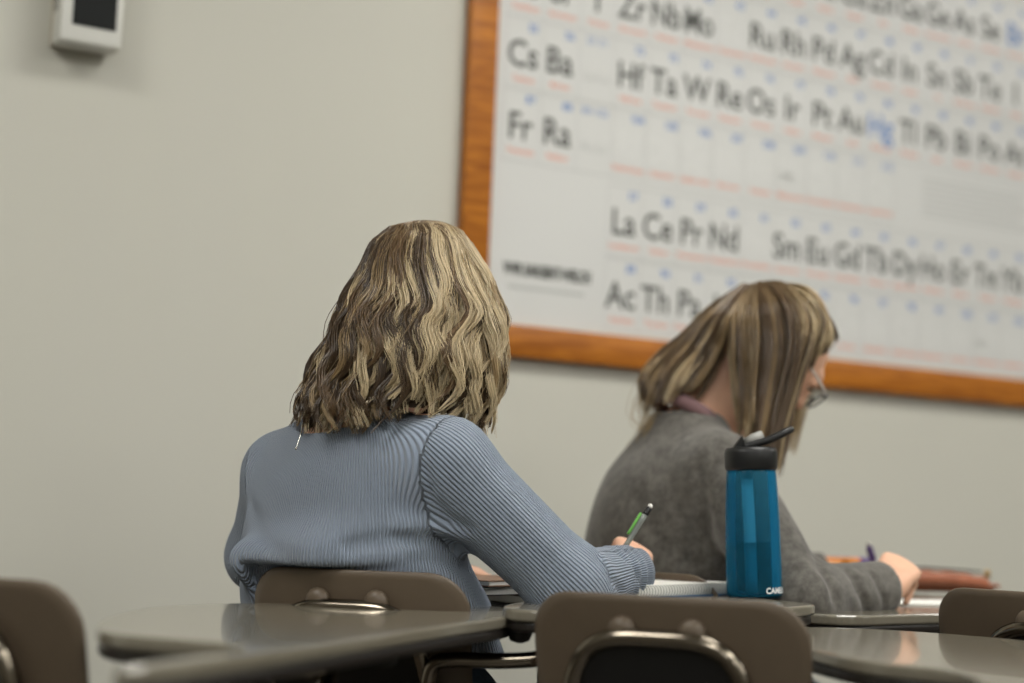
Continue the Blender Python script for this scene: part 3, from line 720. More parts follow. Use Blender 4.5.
def rib_coord(V):
    q = V - sm1; th = np.arctan2(q @ R1, -(q @ F1)); tor = th * .172
    out = tor.copy(); best = np.full(len(V), 9.0)
    spine = seg_dist(V, sm1 - A(0, 0, .03), pel1)[0]
    for s_, e_, w_ in ((shR1, elR1, wrR1), (shL1, elL1, wrL1)):
        r0 = A(0, 0, -1.0); ax0 = nrm(e_ - s_); ax1 = nrm(w_ - e_)
        r0 = nrm(r0 - ax0 * (r0 @ ax0)); cr = np.cross(ax0, ax1); ang = math.atan2(np.linalg.norm(cr), ax0 @ ax1); r1 = rot(r0, cr, ang)
        du, tu = seg_dist(V, s_, e_); df, tf = seg_dist(V, e_, w_)
        au = seg_ang(V, s_, e_, r0) * .060; af = seg_ang(V, e_, w_, r1) * .060
        wgt = np.clip((du - df) / .02 * .5 + .5, 0, 1); arm = np.where(wgt > .5, af, au)
        lat = (V - s_) @ (nrm(s_ - sm1)); inarm = (np.minimum(du, df) < .085) & ((lat > .012) | (tu > .3)) & (np.minimum(du - .064, df - .05) < spine - .155)
        out = np.where(inarm, arm, out)
    return out
set_attr(swo, 'rib', rib_coord(SV))
# fine necklace chain at the nape
nkp = [p - F1 * .0012 for p in traced(sw, [at(303, 424, 2.4), at(302, 432, 2.4), at(299, 442, 2.4), at(297, 449, 2.4)])]
tube('necklace_chain', nkp, .0011, 'silver', person1, 6, 6)
lathe('necklace_clasp', [(.0005, -.003), (.0028, 0), (.0005, .003)], 'silver', person1, 10, Matrix.Translation(tuple(nkp[-1])))

# ------------------------------------------------------------------ hair
def strands(name, paths, radii, tones, parent):
    """paths (n, m, 3); radii (n, m); tones (n, m, 3): three-sided tubes in one mesh."""
    n, m_, _ = paths.shape; T = np.gradient(paths, axis=1); T /= np.linalg.norm(T, axis=2)[..., None] + 1e-9
    ref = np.where(np.abs(T[..., 1:2]) < .9, A(0, 1, 0), A(1, 0, 0)); N = np.cross(T, ref); N /= np.linalg.norm(N, axis=2)[..., None] + 1e-9; B = np.cross(T, N)
    V = np.stack([paths + radii[..., None] * (math.cos(a) * N + math.sin(a) * B) for a in (0, 2 * PI / 3, 4 * PI / 3)], 2)   # n,m,3,3
    idx = np.arange(n * m_ * 3).reshape(n, m_, 3); Q = []
    for k in range(3):
        k2 = (k + 1) % 3; Q.append(np.stack([idx[:, :-1, k], idx[:, :-1, k2], idx[:, 1:, k2], idx[:, 1:, k]], -1).reshape(-1, 4))
    Q = np.concatenate(Q); V = V.reshape(-1, 3)
    me = bpy.data.meshes.new(name); me.vertices.add(len(V)); me.vertices.foreach_set('co', V.astype(np.float32).ravel())
    me.loops.add(len(Q) * 4); me.loops.foreach_set('vertex_index', Q.astype(np.int32).ravel()); me.polygons.add(len(Q)); me.polygons.foreach_set('loop_start', np.arange(0, len(Q) * 4, 4, dtype=np.int32))
    me.update(calc_edges=True)
    o = link(name, me, 'hair_strands', parent, True)
    c = np.concatenate([np.repeat(tones.reshape(-1, 3), 3, 0), np.ones((len(V), 1))], 1)
    ca = me.attributes.new('tone', 'FLOAT_COLOR', 'POINT'); ca.data.foreach_set('color', c.astype(np.float32).ravel())
    return tag(o, kind='stuff')
lin = lambda *c: np.array(srgb(*c)[:3])
DARK, MID, BLOND, PALE = lin(52, 40, 28), lin(104, 82, 56), lin(172, 148, 108), lin(214, 198, 164)

HD = 2.56
prof = np.array([(220, 0, 434), (222, 14, 431), (228, 32, 426), (243, 49, 422), (262, 59, 423), (280, 68, 424), (320, 81, 422), (360, 89, 414), (400, 93, 402), (440, 91, 394)], float)  # y, half width, centre x (pixels)
seg = np.r_[0, np.cumsum(np.hypot(np.diff(prof[:, 0]), np.diff(prof[:, 1])))]; seg /= seg[-1]
hz = np.array([at(424, y, HD).z for y in prof[:, 0]]); ha = prof[:, 1] * HD / FPX
hx = np.array([at(c, y, HD).x for y, c in zip(prof[:, 0], prof[:, 2])])
hb = np.minimum(ha * 1.02, .128); hy = np.interp(seg, [0, .35, .7, 1], [HD + .01, HD, HD - .045, HD - .065])
def env(u, phi, layer):
    f = lambda t: np.interp(u, seg, t)
    return np.stack([f(hx) + layer * f(ha) * np.cos(phi), f(hy) + layer * f(hb) * np.sin(phi), f(hz)], -1)
NP = 24
P_, R_, T_ = [], [], []
fa = math.atan2(F1[1], F1[0])       # azimuth of the face
ncl = 250
def field(phi): return 1.9 * math.sin(2 * phi + .6) + 1.3 * math.sin(5 * phi + 2.1)      # neighbouring locks wave nearly together
for c in range(ncl):
    phi0 = fa + math.radians(36) + (2 * PI - math.radians(72)) * ((c + rng.random()) / ncl)
    top = c % 3 == 0
    lay0 = rng.uniform(.96, 1.05) if top else rng.uniform(.84, .97)
    wl = rng.uniform(.27, .36); ph = field(phi0) + rng.normal(0, .45); amp = rng.uniform(.012, .020) if top else rng.uniform(.008, .013)
    tipu = rng.uniform(.90, 1.0) + .02 * math.sin(7 * phi0)
    sc = math.sin(phi0); cc = math.cos(phi0)
    if sc < -.2 and .1 < cc < .85: tipu -= .06
    if sc < -.2 and -.5 < cc < -.05: tipu += .035
    drift = rng.uniform(-.15, .15) - .22
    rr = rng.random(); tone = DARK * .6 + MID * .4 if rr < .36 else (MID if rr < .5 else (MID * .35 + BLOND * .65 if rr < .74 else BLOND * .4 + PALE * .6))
    if cc > .05 and rng.random() < .34: tone = BLOND * .4 + PALE * .6  # right-hand locks paler: light from that side put into their tone
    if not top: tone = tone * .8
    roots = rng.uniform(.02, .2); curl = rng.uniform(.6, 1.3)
    nst = 30
    for s in range(nst):
        g1, g2 = rng.normal(0, 1, 2)
        u = np.linspace(rng.uniform(0, .05), min(1, tipu + .012 - .11 * rng.random() ** 2 ), NP)
        width = np.interp(u, [0, .3, .7, 1], [.075, .05, .030, .013])
        phi = phi0 + drift * u ** 2 + g1 * width
        lay = lay0 * np.interp(u, [0, .15, 1], [.985 + .01 * (lay0 > .95), 1, 1]) + g2 * .02 * np.interp(u, [0, .4, .8, 1], [.4, 1, .8, .4])
        p = env(u, phi, np.maximum(lay, .8))
        A_ = amp * np.clip((u - .16) / .45, 0, 1) * (1 + .35 * curl * np.clip((u - .75) / .25, 0, 1)); q = 2 * PI * u ** 1.08 / wl + ph + g1 * .10
        tang = np.stack([-np.sin(phi), np.cos(phi), np.zeros_like(phi)], -1); nor = np.stack([np.cos(phi), np.sin(phi), np.zeros_like(phi)], -1)
        p = p + tang * (A_ * np.sin(q))[:, None] + nor * (A_ * .4 * np.cos(q))[:, None]
        pr = rng.uniform(-.05, .05); p = p + (F1 * pr + A(0, 0, -5 * pr * pr))[None] * np.clip(1 - u / .2, 0, 1)[:, None]
        P_.append(p); R_.append(np.interp(u, [0, .1, .85, 1], [.00055, .00068, .00068, .0002]) * rng.uniform(.7, 1.2))
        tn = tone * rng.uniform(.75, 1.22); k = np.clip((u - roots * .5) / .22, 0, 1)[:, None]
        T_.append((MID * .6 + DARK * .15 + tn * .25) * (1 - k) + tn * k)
# flyaway strands
for s in range(150):
    u = np.linspace(.0, rng.uniform(.5, 1.0), NP); phi = rng.uniform(fa + .7, fa + 2 * PI - .7) + .25 * u * rng.normal()
    p = env(u, phi, 1.03 + .05 * u * rng.random()); q = 2 * PI * u / .35 + rng.uniform(0, 6)
    p = p + (np.clip(u - .2, 0, 1) * .012)[:, None] * np.stack([np.sin(q), np.cos(q), 0 * q], -1)
    P_.append(p); R_.append(np.full(NP, .00035)); T_.append(np.repeat((BLOND * rng.uniform(.6, 1.1))[None], NP, 0))
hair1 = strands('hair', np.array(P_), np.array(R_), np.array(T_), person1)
hair1['label'] = 'shoulder length wavy blonde hair'
# inner mass of hair under the locks
iu = np.linspace(.02, .90, 22); nphi = 40; V = []; F = []
for i, u in enumerate(iu):
    for k in range(nphi):
        phi = 2 * PI * k / nphi; lay = .845
        dphi = abs((phi - fa + PI) % (2 * PI) - PI)
        if dphi < math.radians(42) and u > .3: lay = .5
        V.append(env(np.array([u]), np.array([phi]), np.array([lay]))[0])
for i in range(21):
    for k in range(nphi): F.append((i * nphi + k, i * nphi + (k + 1) % nphi, (i + 1) * nphi + (k + 1) % nphi, (i + 1) * nphi + k))
F.append(tuple(range(nphi))[::-1])
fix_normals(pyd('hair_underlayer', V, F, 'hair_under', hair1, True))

# ================================================================== person in the grey sweatshirt
F2 = nrm(A(.955, .30, 0)); R2 = A(F2[1], -F2[0], 0); fr2 = np.array([R2, F2, A(0, 0, 1)])
shR2 = a3(at(722, 476, 2.90)); shL2 = shR2 - R2 * .31 + A(0, 0, .0)
sm2 = (shR2 + shL2) / 2; pel2 = A(.325, 3.065, .545)
elR2 = a3(at(800, 603, 2.735)); wrR2 = a3(at(880, 588, 2.855))
elL2 = shL2 + F2 * .12 + A(0, 0, -.2) ; wrL2 = elL2 + F2 * .22 - A(-.0, .06, -.01)
nk2 = a3(at(688, 428, 3.04)); hc2 = a3(at(781, 354, 3.07))
hF2 = nrm(A(.62, .16, -.76)); hfr2 = frame(hF2)
person2 = empty('person', (pel2[0], pel2[1], 0), 0, 'person with glasses in a grey sweatshirt, bent over the far desk writing', 'person')
hdR2, tips2 = hand_prims(wrR2 + nrm(wrR2 - elR2) * .012, A(.50, .75, .42), A(.2, -.6, 1), -1, curl=(66, 66, 30), thumb=(38, 25))
wrL2[2] = max(wrL2[2], .775)
hdL2, _ = hand_prims(wrL2 + F2 * .02, F2 + A(0, 0, -.08), A(0, 0, 1), 1, curl=(14, 18, 12), thumb=(15, 10))
HP2, HL2 = head_prims(hc2, hfr2, .92)
lg2 = legs(pel2, nrm(A(.79, .62, 0)), nrm(A(.62, -.79, 0)), .45)
body2 = [El(pel2, (.165, .11, .11), fr2, .05), Rc(pel2, sm2 - A(0, 0, .15), .105, .115, .06, (F2, .8)), El(sm2 - A(0, 0, .12), (.15, .10, .15), fr2, .06),
         Rc(sm2, shR2, .05, .045, .05), Rc(sm2, shL2, .05, .045, .05), Rc(nk2 - A(0, 0, .01), hc2 - hF2 * .05 + A(-.03, 0, -.02), .053, .052, .04), Rc(nk2 + F2 * .035 - A(0, 0, .02), hc2 - hF2 * .02 + A(-.02, 0, -.05), .05, .04, .04)]
for s_, e_, w_ in ((shR2, elR2, wrR2), (shL2, elL2, wrL2)): body2 += [Rc(s_, e_, .044, .035, .03), Rc(e_, w_, .036, .025, .02)]
for hip, knee, ank, heel, toe in lg2: body2 += [Rc(hip, knee, .074, .05, .04), Rc(knee, ank, .052, .034, .02), Rc(heel, toe, .026, .02, .02)]
for e in (-1, 1):      # lowered eyelids
    HP2.append(El(HL2(e * .032, .0755, .0005), (.0155, .0120, .0115), hfr2, .004))
    tube('eyelashes', [HL2(e * .020, .0835, -.0065), HL2(e * .032, .0885, -.0075), HL2(e * .045, .0825, -.0060)], .0013, 'rim_black', person2, 6, 5)
sdf_mesh('body', body2 + HP2 + hdR2 + hdL2, .0045, 'skin_tan', person2)
eyes(person2, HL2, hfr2, .92)
lower_body(person2, pel2, nrm(A(.79, .62, 0)), nrm(A(.62, -.79, 0)), lg2, fr2)
ns2 = nrm(wrR2 - elR2)
ss = [El(sm2 - A(0, 0, .09) - F2 * .03, (.185, .13, .165), fr2, .06), El(sm2 - A(0, 0, .20) - F2 * .035, (.19, .138, .15), fr2, .07), El(pel2 + A(0, 0, .14) - F2 * .02, (.195, .148, .16), fr2, .06),
      Rc(nk2 - A(0, 0, .01), shR2, .055, .064, .06), Rc(nk2 - A(0, 0, .01), shL2, .055, .062, .06),
      Rc(shR2, elR2, .068, .058, .035), Rc(elR2, wrR2 - ns2 * .01, .060, .046, .03), Rc(shL2, elL2, .064, .056, .03), Rc(elL2, wrL2, .056, .042, .03)]
cre2 = [([at(815, 540, 2.78), at(822, 570, 2.75), at(835, 600, 2.74)], .008, .010), ([at(848, 572, 2.80), at(858, 590, 2.77), at(866, 612, 2.77)], .007, .009), ([at(872, 575, 2.82), at(880, 590, 2.80), at(884, 610, 2.80)], .004, .006),
        ([at(760, 470, 2.86), at(752, 520, 2.84), at(735, 560, 2.84)], .008, .014), ([at(700, 470, 2.86), at(708, 520, 2.86), at(690, 560, 2.88)], .007, .016), ([at(640, 500, 2.9), at(660, 540, 2.9), at(690, 560, 2.9)], .005, .02)]
cre2 = [(traced(ss, pts), amp, wd) for pts, amp, wd in cre2]
def ss_core(P, d):
    d = d.copy()
    for pts, amp, wd in cre2:
        m_ = np.full(len(P), 9.0)
        for a, b in zip(pts[:-1], pts[1:]): m_ = np.minimum(m_, seg_dist(P, a, b)[0])
        d += amp * np.exp(-(m_ / wd) ** 2)
    rn = np.linalg.norm(P - (nk2 + A(.005, .0, .035)), axis=1); d = np.maximum(d, .064 - rn)
    for w_, e_, ex in ((wrR2, elR2, .006), (wrL2, elL2, .01)):
        ax = nrm(w_ - e_); d = np.where(np.linalg.norm(P - w_, axis=1) < .12, np.maximum(d, (P - (w_ + ax * ex)) @ ax), d)
    return d
sso, _ = sdf_mesh('sweatshirt', ss, .0055, 'grey_heather', person2, ss_core)
# mauve collar of the shirt below
axn = nrm((hc2 - hF2 * .05 + A(-.03, 0, -.02)) - nk2); cfr = frame(np.cross(axn, R2), axn)
ring = [nk2 + axn * (.020 + .006 * math.cos(a)) + A(-.006, 0, 0) + .068 * (math.cos(a) * cfr[0] + math.sin(a) * cfr[1]) for a in np.linspace(0, 2 * PI, 33)]
V, F = sweep(ring, .0135, 10, False); fix_normals(pyd('shirt_collar', V, F, 'mauve_cloth', person2, True))

# hair of the second person: guide locks, root to tip (pixel column, pixel row, distance)
G2 = [
 [[(780, 284, 3.06), (806, 293, 3.03), (824, 316, 3.01), (834, 342, 3.01), (836, 354, 3.01)],
  [(779, 284, 3.055), (805, 296, 3.01), (821, 320, 2.99), (822, 340, 2.985), (812, 358, 2.985)],
  [(778, 284, 3.05), (802, 298, 3.0), (817, 324, 2.975), (812, 348, 2.97), (801, 378, 2.965)]],
 [[(778, 284, 3.05), (802, 298, 3.01), (817, 324, 2.975), (812, 346, 2.97), (799, 384, 2.965), (789, 420, 2.95), (781, 455, 2.93), (776, 480, 2.92)],
  [(772, 283, 3.04), (794, 300, 2.99), (804, 335, 2.965), (793, 382, 2.955), (782, 425, 2.935), (772, 470, 2.92), (769, 484, 2.915)],
  [(766, 283, 3.04), (780, 305, 2.98), (786, 345, 2.955), (777, 395, 2.945), (768, 440, 2.92), (762, 478, 2.90)],
  [(760, 284, 3.04), (765, 310, 2.98), (767, 350, 2.955), (761, 400, 2.94), (754, 440, 2.90), (750, 462, 2.885)],
  [(754, 285, 3.04), (750, 315, 2.98), (750, 355, 2.96), (749, 400, 2.945), (746, 436, 2.905), (744, 450, 2.895)],
  [(748, 287, 3.05), (734, 318, 2.99), (735, 355, 2.97), (739, 395, 2.955), (741, 425, 2.92)]],
 [[(748, 286, 3.04), (730, 318, 2.985), (720, 345, 2.985), (706, 372, 2.985), (690, 399, 2.975)],
  [(744, 287, 3.05), (716, 322, 3.0), (700, 350, 3.0), (682, 378, 2.985), (664, 406, 2.975)],
  [(742, 287, 3.06), (708, 320, 3.02), (683, 348, 3.02), (660, 376, 3.0), (650, 408, 2.99)],
  [(744, 286, 3.08), (712, 309, 3.06), (685, 338, 3.06), (658, 360, 3.05), (643, 384, 3.03), (652, 412, 3.02)],
  [(748, 285, 3.11), (716, 307, 3.12), (688, 338, 3.12), (662, 362, 3.10), (650, 386, 3.08), (655, 404, 3.06)]],
 [[(760, 284, 3.09), (735, 300, 3.14), (712, 330, 3.165), (700, 360, 3.165), (690, 385, 3.15)],
  [(770, 284, 3.08), (768, 305, 3.15), (764, 345, 3.185), (760, 400, 3.19), (756, 440, 3.18)],
  [(778, 284, 3.07), (800, 300, 3.13), (816, 335, 3.16), (806, 385, 3.18), (795, 430, 3.19), (788, 460, 3.18)]]]
P_, R_, T_ = [], [], []
def resample(g, n):
    C = catmull([a3(at(*q)) for q in g], 8); L = np.r_[0, np.cumsum(np.linalg.norm(np.diff(C, axis=0), axis=1))]
    return np.stack([np.interp(np.linspace(0, L[-1], n), L, C[:, k]) for k in range(3)], 1)
for gi, sheet in enumerate(G2):
    Gs = [resample(g, NP) for g in sheet]; nclump = (26, 90, 70, 60)[gi]
    for c in range(nclump):
        x = (c + rng.random()) / nclump * (len(Gs) - 1); i = min(int(x), len(Gs) - 2); fr_ = x - i
        rr = rng.random(); tone = (MID * .65 + DARK * .35) if rr < .28 else (MID * .5 + BLOND * .5 if rr < .66 else BLOND * .6 + PALE * .4)
        ph = rng.uniform(0, 6.3); dep = rng.uniform(-.018, .014); off = rng.normal(0, 1, 3) * .0055; ln = rng.uniform(.86, 1.03)
        for s in range(16):
            f_ = fr_ + rng.normal(0, .10); p = Gs[i] * (1 - f_) + Gs[i + 1] * f_
            t = np.linspace(0, 1, NP)
            tt = np.clip(t * ln * rng.uniform(.93, 1.0), 0, 1); p = np.stack([np.interp(tt, t, p[:, k]) for k in range(3)], 1)
            wv = .004 * np.clip(t - .3, 0, 1); p = p + np.stack([wv * np.sin(t * 9 + ph), wv * np.cos(t * 9 + ph), 0 * t], 1)
            p = p + (off * np.clip(t * 2, .2, 1)[:, None]) + A(0, 1, 0) * (dep * np.clip(t * 2.5, .15, 1) + rng.normal(0, .003))[:, None] + rng.normal(0, .0016, 3)
            P_.append(p); R_.append(np.interp(t, [0, .1, .85, 1], [.0008, .0011, .0010, .0004]) * rng.uniform(.8, 1.2))
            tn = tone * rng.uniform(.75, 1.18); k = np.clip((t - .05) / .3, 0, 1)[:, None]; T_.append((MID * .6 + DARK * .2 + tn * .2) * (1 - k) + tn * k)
for s in range(40):    # stray ends over the shoulder
    g = resample([(690, 340, 3.04), (662 + rng.normal(0, 5), 365, 3.03), (645 + rng.normal(0, 6), 388 + rng.normal(0, 6), 3.02), (646 + rng.normal(0, 9), 415 + rng.normal(0, 8), 3.0), (652 + rng.normal(0, 10), 432 + rng.normal(0, 8), 3.0)], NP)
    P_.append(g); R_.append(np.full(NP, .0005)); T_.append(np.repeat((BLOND * rng.uniform(.6, 1))[None], NP, 0))
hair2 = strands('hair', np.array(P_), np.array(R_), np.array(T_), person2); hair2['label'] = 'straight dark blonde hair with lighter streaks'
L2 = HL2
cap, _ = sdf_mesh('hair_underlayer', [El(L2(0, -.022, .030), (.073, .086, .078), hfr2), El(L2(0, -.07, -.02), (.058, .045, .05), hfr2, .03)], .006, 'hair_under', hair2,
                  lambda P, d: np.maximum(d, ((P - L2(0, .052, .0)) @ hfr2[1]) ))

# glasses
gl = empty('eyeglasses', tuple(L2(0, .1, 0)), 0, 'white and black framed glasses worn by the person in grey', 'eyeglasses')
gi_ = -L2(0, .1, 0)
loc = lambda x, y, z: Vector(L2(x, y, z) + gi_)
for s in (-1, 1):
    ring = [loc(s * .033 + .0255 * math.cos(a), .112 - .05 * abs(.033 * s + .0255 * math.cos(a)) ** 1.0 * .25, -.010 + .021 * math.sin(a)) for a in np.linspace(0, 2 * PI, 29)]
    V, F = sweep([tuple(p) for p in ring], .0016, 8, False); fix_normals(pyd('rim', V, F, 'rim_black', gl, True))
    V = [tuple(p) for p in ring[:-1]]; pyd('lens', V, [tuple(range(len(V)))], 'lens_clear', gl)
    tube('temple', [loc(s * .060, .110, -.004), loc(s * .070, .088, .0), loc(s * .0765, .04, .002), loc(s * .0785, -.005, .0), loc(s * .078, -.02, -.012)], .0021, 'rim_white', gl, 8, 5)
    box('hinge', loc(s * .0615, .1085, -.004), (.006, .006, .006), 'rim_black', gl, .001)
tube('bridge', [loc(-.0085, .111, -.004), loc(0, .114, .0), loc(.0085, .111, -.004)], .0016, 'rim_black', gl, 8, 4)

# ------------------------------------------------------------------ water bottle
bp_ = on_z(754.5, 598, DZ_1)
bt = empty('water_bottle', (bp_.x, bp_.y, DZ_1 + .001), 0, 'translucent blue water bottle with black flip cap, half full', 'bottle')
bt.rotation_euler = (math.radians(0), math.radians(-2.2), 0)
sc = bp_.y / FPX        # metres per pixel at the bottle
Rb_, Rt_ = 27.5 * sc, 25.5 * sc; Hb = 128 * sc
outer = [(.002, 0), (Rb_ * .9, 0), (Rb_ * .98, .004), (Rb_, .012), (Rb_ * .995, Hb * .3), (Rb_ * .97, Hb * .62), (Rt_, Hb * .86), (Rt_ * .97, Hb * .95), (Rt_ * .93, Hb)]
bo = lathe('bottle_body', outer + [(r - .0022 if r > .004 else r, max(z, .003)) for r, z in outer[::-1]], 'blue_clear', bt, 48, close=False)
wl_ = 54 * sc
inner = [(.001, .0035), (Rb_ - .008, .0035), (Rb_ - .0042, .013), (Rb_ - .0045, wl_ - .0005), (Rb_ - .0047, wl_), (.001, wl_)]
lathe('water', inner, 'water', bo, 48, close=False)
tube('straw', [(-.004, 0, .006), (-.005, 0, Hb * .5), (-.008, 0, Hb + .006)], .0095, 'straw_blue', bt, 16, 4)
cp = lathe('cap', [(.002, Hb - .004), (Rt_ * .97, Hb - .004), (Rt_ * 1.02, Hb), (Rt_ * 1.03, Hb + .024), (Rt_ * .97, Hb + .031), (Rt_ * .6, Hb + .033), (.002, Hb + .033)], 'cap_black', bt, 40, close=False)
# carry loop rising to the right, bite valve lying to the left, hinge ears
lp = [(-.012, -.014, Hb + .033), (.010, -.017, Hb + .038), (.035, -.017, Hb + .046), (.056, -.012, Hb + .056), (.064, 0, Hb + .060), (.056, .012, Hb + .056), (.035, .017, Hb + .046), (.010, .017, Hb + .038), (-.012, .014, Hb + .033)]
tube('carry_loop', lp, .0058, 'cap_black', bt, 12, 5)
tube('bite_valve', [(-.006, 0, Hb + .036), (.006, 0, Hb + .045), (.020, 0, Hb + .050)], A(.010, .0095, .009), 'valve_grey', bt, 16)
V = [(-.030, -.012, Hb + .030), (-.010, -.012, Hb + .030), (-.014, -.012, Hb + .050), (-.030, .012, Hb + .030), (-.010, .012, Hb + .030), (-.014, .012, Hb + .050)]
fix_normals(pyd('hinge_ear', V, [(0, 1, 2), (3, 5, 4), (0, 3, 4, 1), (1, 4, 5, 2), (2, 5, 3, 0)], 'cap_black', bt))
V, F = text_geo('CAMELBAK', .0125, 'LEFT', .0004); wd = V[:, 0].max()
th0 = -PI / 2 + .28
pyd('bottle_print', [((Rb_ + .0004) * math.cos(th0 + p[0] / Rb_), (Rb_ + .0004) * math.sin(th0 + p[0] / Rb_), .0075 + p[1]) for p in V], F, 'print_white', bt)

# ------------------------------------------------------------------ things on the desks
# spiral notebook under the pencil
nbz = DZ_1 + .0005
nA, nB_ = on_z(733, 594.5, nbz), on_z(622, 600, nbz)
nx = nrm(a3(nA) - a3(nB_)); ny = A(-nx[1], nx[0], 0)
nb = empty('spiral_notebook', tuple(a3(nB_)), math.atan2(nx[1], nx[0]), 'open white spiral notebook between the writing hand and the bottle', 'notebook')
LN = float(np.linalg.norm(a3(nA) - a3(nB_)))
box('back_cover', (LN / 2, .086, .001), (LN, .172, .002), 'notebook_cover', nb)
box('page_block', (LN / 2, .087, .0105), (LN - .004, .168, .017), 'paper_edge', nb, .0006)
box('top_sheet', (LN / 2, .088, .0195), (LN - .004, .166, .0006), 'paper', nb)
NCO = 40
for k in range(NCO):
    x = .008 + (LN - .016) * k / (NCO - 1); th_ = np.linspace(0, 2 * PI, 13)
    V, F = sweep([(x, .0035 + .0065 * math.cos(a), .0100 + .0088 * math.sin(a)) for a in th_], .00035, 5, False)
    pyd('coil_ring', V, F, 'steel_wire', nb, True)
# mechanical pencil
ptip = a3(at(604, 581, 2.60)); ptip[2] = max(ptip[2], DZ_1 + .024); ptop = a3(at(651, 505, 2.64)); pv = nrm(ptop - ptip); pl = float(np.linalg.norm(ptop - ptip))
pn = empty('mechanical_pencil', tuple(ptip), 0, 'clear mechanical pencil with a green clip in the writing hand', 'pencil')
Mp = Vector(pv).to_track_quat('Z', 'Y').to_matrix().to_4x4()
lathe('lead_tip', [(.0004, 0), (.0006, .006), (.0022, .012), (.0032, .02)], 'graphite', pn, 14, Mp)
lathe('barrel', [(.0034, .02), (.004, .03), (.0042, pl - .034), (.0042, pl - .018)], 'pencil_clear', pn, 14, Mp)
lathe('lead_tube', [(.0014, .02), (.0014, pl - .03)], 'graphite', pn, 8, Mp)
lathe('cap', [(.0046, pl - .019), (.0049, pl - .016), (.0047, pl - .006), (.004, pl - .005)], 'rim_black', pn, 14, Mp)
lathe('eraser', [(.0036, pl - .006), (.0037, pl - .001), (.002, pl + .001)], 'eraser', pn, 12, Mp)
cl = nrm(np.cross(pv, A(0, 1, 0))); cl = cl if cl[0] < 0 else -cl
M3 = Matrix((cl, np.cross(pv, cl), pv)).transposed()
box('clip', Vector(pv * (pl - .040) + cl * .0068), (.0042, .0062, .040), 'green_plastic', pn, .0012, M3)

# pen of the second person
qt = a3(on_z(884, 596, DZ_2 + .004)); qtop = a3(at(868, 544, qt[1] + .01)); qv = nrm(qtop - qt); ql = float(np.linalg.norm(qtop - qt))
pe = empty('ballpoint_pen', tuple(qt), 0, 'dark purple pen upright in the hand of the person in grey', 'pen')
Mq = Vector(qv).to_track_quat('Z', 'Y').to_matrix().to_4x4()
lathe('pen_tip', [(.0004, 0), (.0028, .012)], 'silver', pe, 12, Mq)
lathe('barrel', [(.003, .012), (.0062, .022), (.0066, ql - .01), (.0052, ql - .004)], 'purple_plastic', pe, 14, Mq)
lathe('push_button', [(.0036, ql - .005), (.0036, ql + .002), (.002, ql + .003)], 'silver', pe, 12, Mq)

# sheet of paper on the second desk
sp = on_z(918, 604, DZ_2)
ps = box('paper_sheet', (0, 0, .0012), (.22, .16, .0022), 'paper', None, 0); ps.location = (sp.x + .02, sp.y + .03, DZ_2 + .0004); ps.rotation_euler = (0, 0, math.radians(14))
tag(ps, 'stack of white paper on the desk below the copper pouch', 'paper')

# copper pencil pouch
pA, pB = on_z(818, 589, DZ_2), on_z(993, 594, DZ_2)
pu = empty('pencil_pouch', tuple((a3(pA) + a3(pB)) / 2 + A(0, 0, .0005)), math.atan2(pB.y - pA.y, pB.x - pA.x), 'copper brown leather pencil pouch with an open zip', 'pencil case')
PL = float((pB - pA).length); hl = PL / 2; ns_ = 28; V = []; F = []
for i in range(ns_ + 1):
    x = -hl + PL * i / ns_; e = 1 - abs(2 * i / ns_ - 1) ** 5; hw = .004 + .040 * e ** .7; hh = .008 + .042 * e ** .6 + .0018 * math.sin(i * 1.9)
    for k in range(16):
        a = 2 * PI * k / 16; cx_, cz_ = math.cos(a), math.sin(a)
        yy = hw * math.copysign(abs(cx_) ** .6, cx_); zz = hh / 2 + hh / 2 * math.copysign(abs(cz_) ** .7, cz_) * (1 + .03 * math.sin(i * 1.3 + k))
        if 2 <= k <= 6 and abs(x) < hl * .85: zz -= .006 * math.sin((k - 1) * PI / 6) * 1.2
        V.append((x, yy, max(zz, 0)))
for i in range(ns_):
    for k in range(16): F.append((i * 16 + k, i * 16 + (k + 1) % 16, (i + 1) * 16 + (k + 1) % 16, (i + 1) * 16 + k))
F += [tuple(range(16)), tuple(range(ns_ * 16, ns_ * 16 + 16))]
fix_normals(pyd('pouch_body', V, F, 'copper_leather', pu, True))
for s in (-1, 1): tube('zip_edge', [(-hl * .86, s * .012, .044), (0, s * .019, .049), (hl * .86, s * .012, .044)], .0018, 'dark_cover', pu, 8, 6)
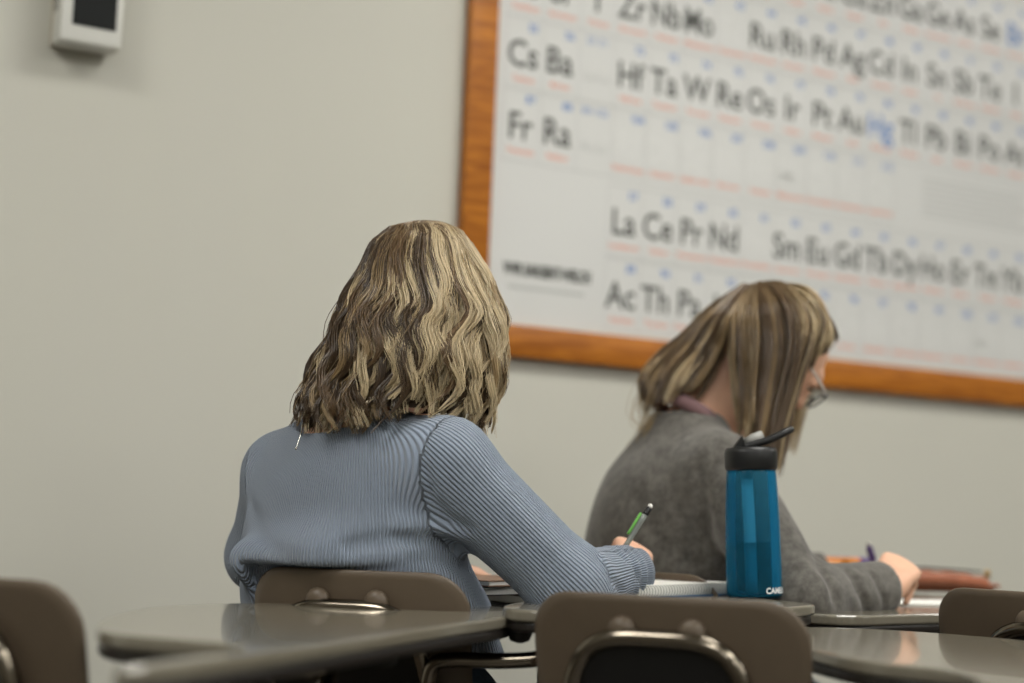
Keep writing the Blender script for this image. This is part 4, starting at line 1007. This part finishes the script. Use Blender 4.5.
tube('seam_piping', [(-hl * .98, -.030, .012), (-hl * .5, -.043, .017), (hl * .5, -.043, .017), (hl * .98, -.030, .012)], .0016, 'brown_cover', pu, 8, 6)
box('zip_pull', (hl * .92, -.012, .040), (.012, .006, .016), 'zip_brass', pu, .0015)
box('end_tab', (hl + .004, 0, .016), (.016, .018, .008), 'copper_leather', pu, .002)
# pens sticking out of the open left end of the pouch
for px_, lab, m in ((832, 'orange highlighter lying on the end of the copper pouch', 'orange_plastic'), (850, 'violet marker lying on the end of the copper pouch', 'violet_plastic')):
    q = on_z(px_, 589, DZ_2); o_ = empty('marker_pen', (q.x, q.y - .016 + (.03 if m[0] == 'v' else 0), DZ_2 + .0565), math.atan2(pB.y - pA.y, pB.x - pA.x), lab, 'marker', 'loose markers on the pouch')
    Mx = Matrix.Rotation(PI / 2, 4, 'Y')
    lathe('barrel', [(.006, -.055), (.0085, -.052), (.0085, .015), (.0075, .018)], m, o_, 16, Mx)
    lathe('cap', [(.0088, .015), (.0088, .050), (.006, .054)], m, o_, 16, Mx)

# pile of books on the near left part of the first desk, under the left hand
bx_ = a3(on_z(512, 600, DZ_1)); zb = DZ_1 + .0004
for k, (m, lab, hgt, dx) in enumerate((('dark_cover', 'dark book at the bottom of the pile under the bent arm', .014, 0), ('tan_cover', 'tan book on top of the dark one under the bent arm', .009, .006))):
    b_ = empty('book', (-.028 + dx, 2.62, zb), math.radians(-42 + 5 * k), lab, 'book', 'books under the arm')
    box('cover', (0, 0, .0009), (.12, .17, .0018), m, b_); box('cover', (0, 0, hgt - .0009), (.12, .17, .0018), m, b_)
    box('spine', (-.0592, 0, hgt / 2), (.0016, .17, hgt - .0036), m, b_); box('page_block', (.001, 0, hgt / 2), (.116, .164, hgt - .0036), 'paper_edge', b_)
    zb += hgt + .0003
# parts of the people were built in world space: keep their places under their roots
bpy.context.view_layer.update()
for root in (person1, person2):
    inv = root.matrix_world.inverted()
    for ch in root.children: ch.matrix_parent_inverse = inv
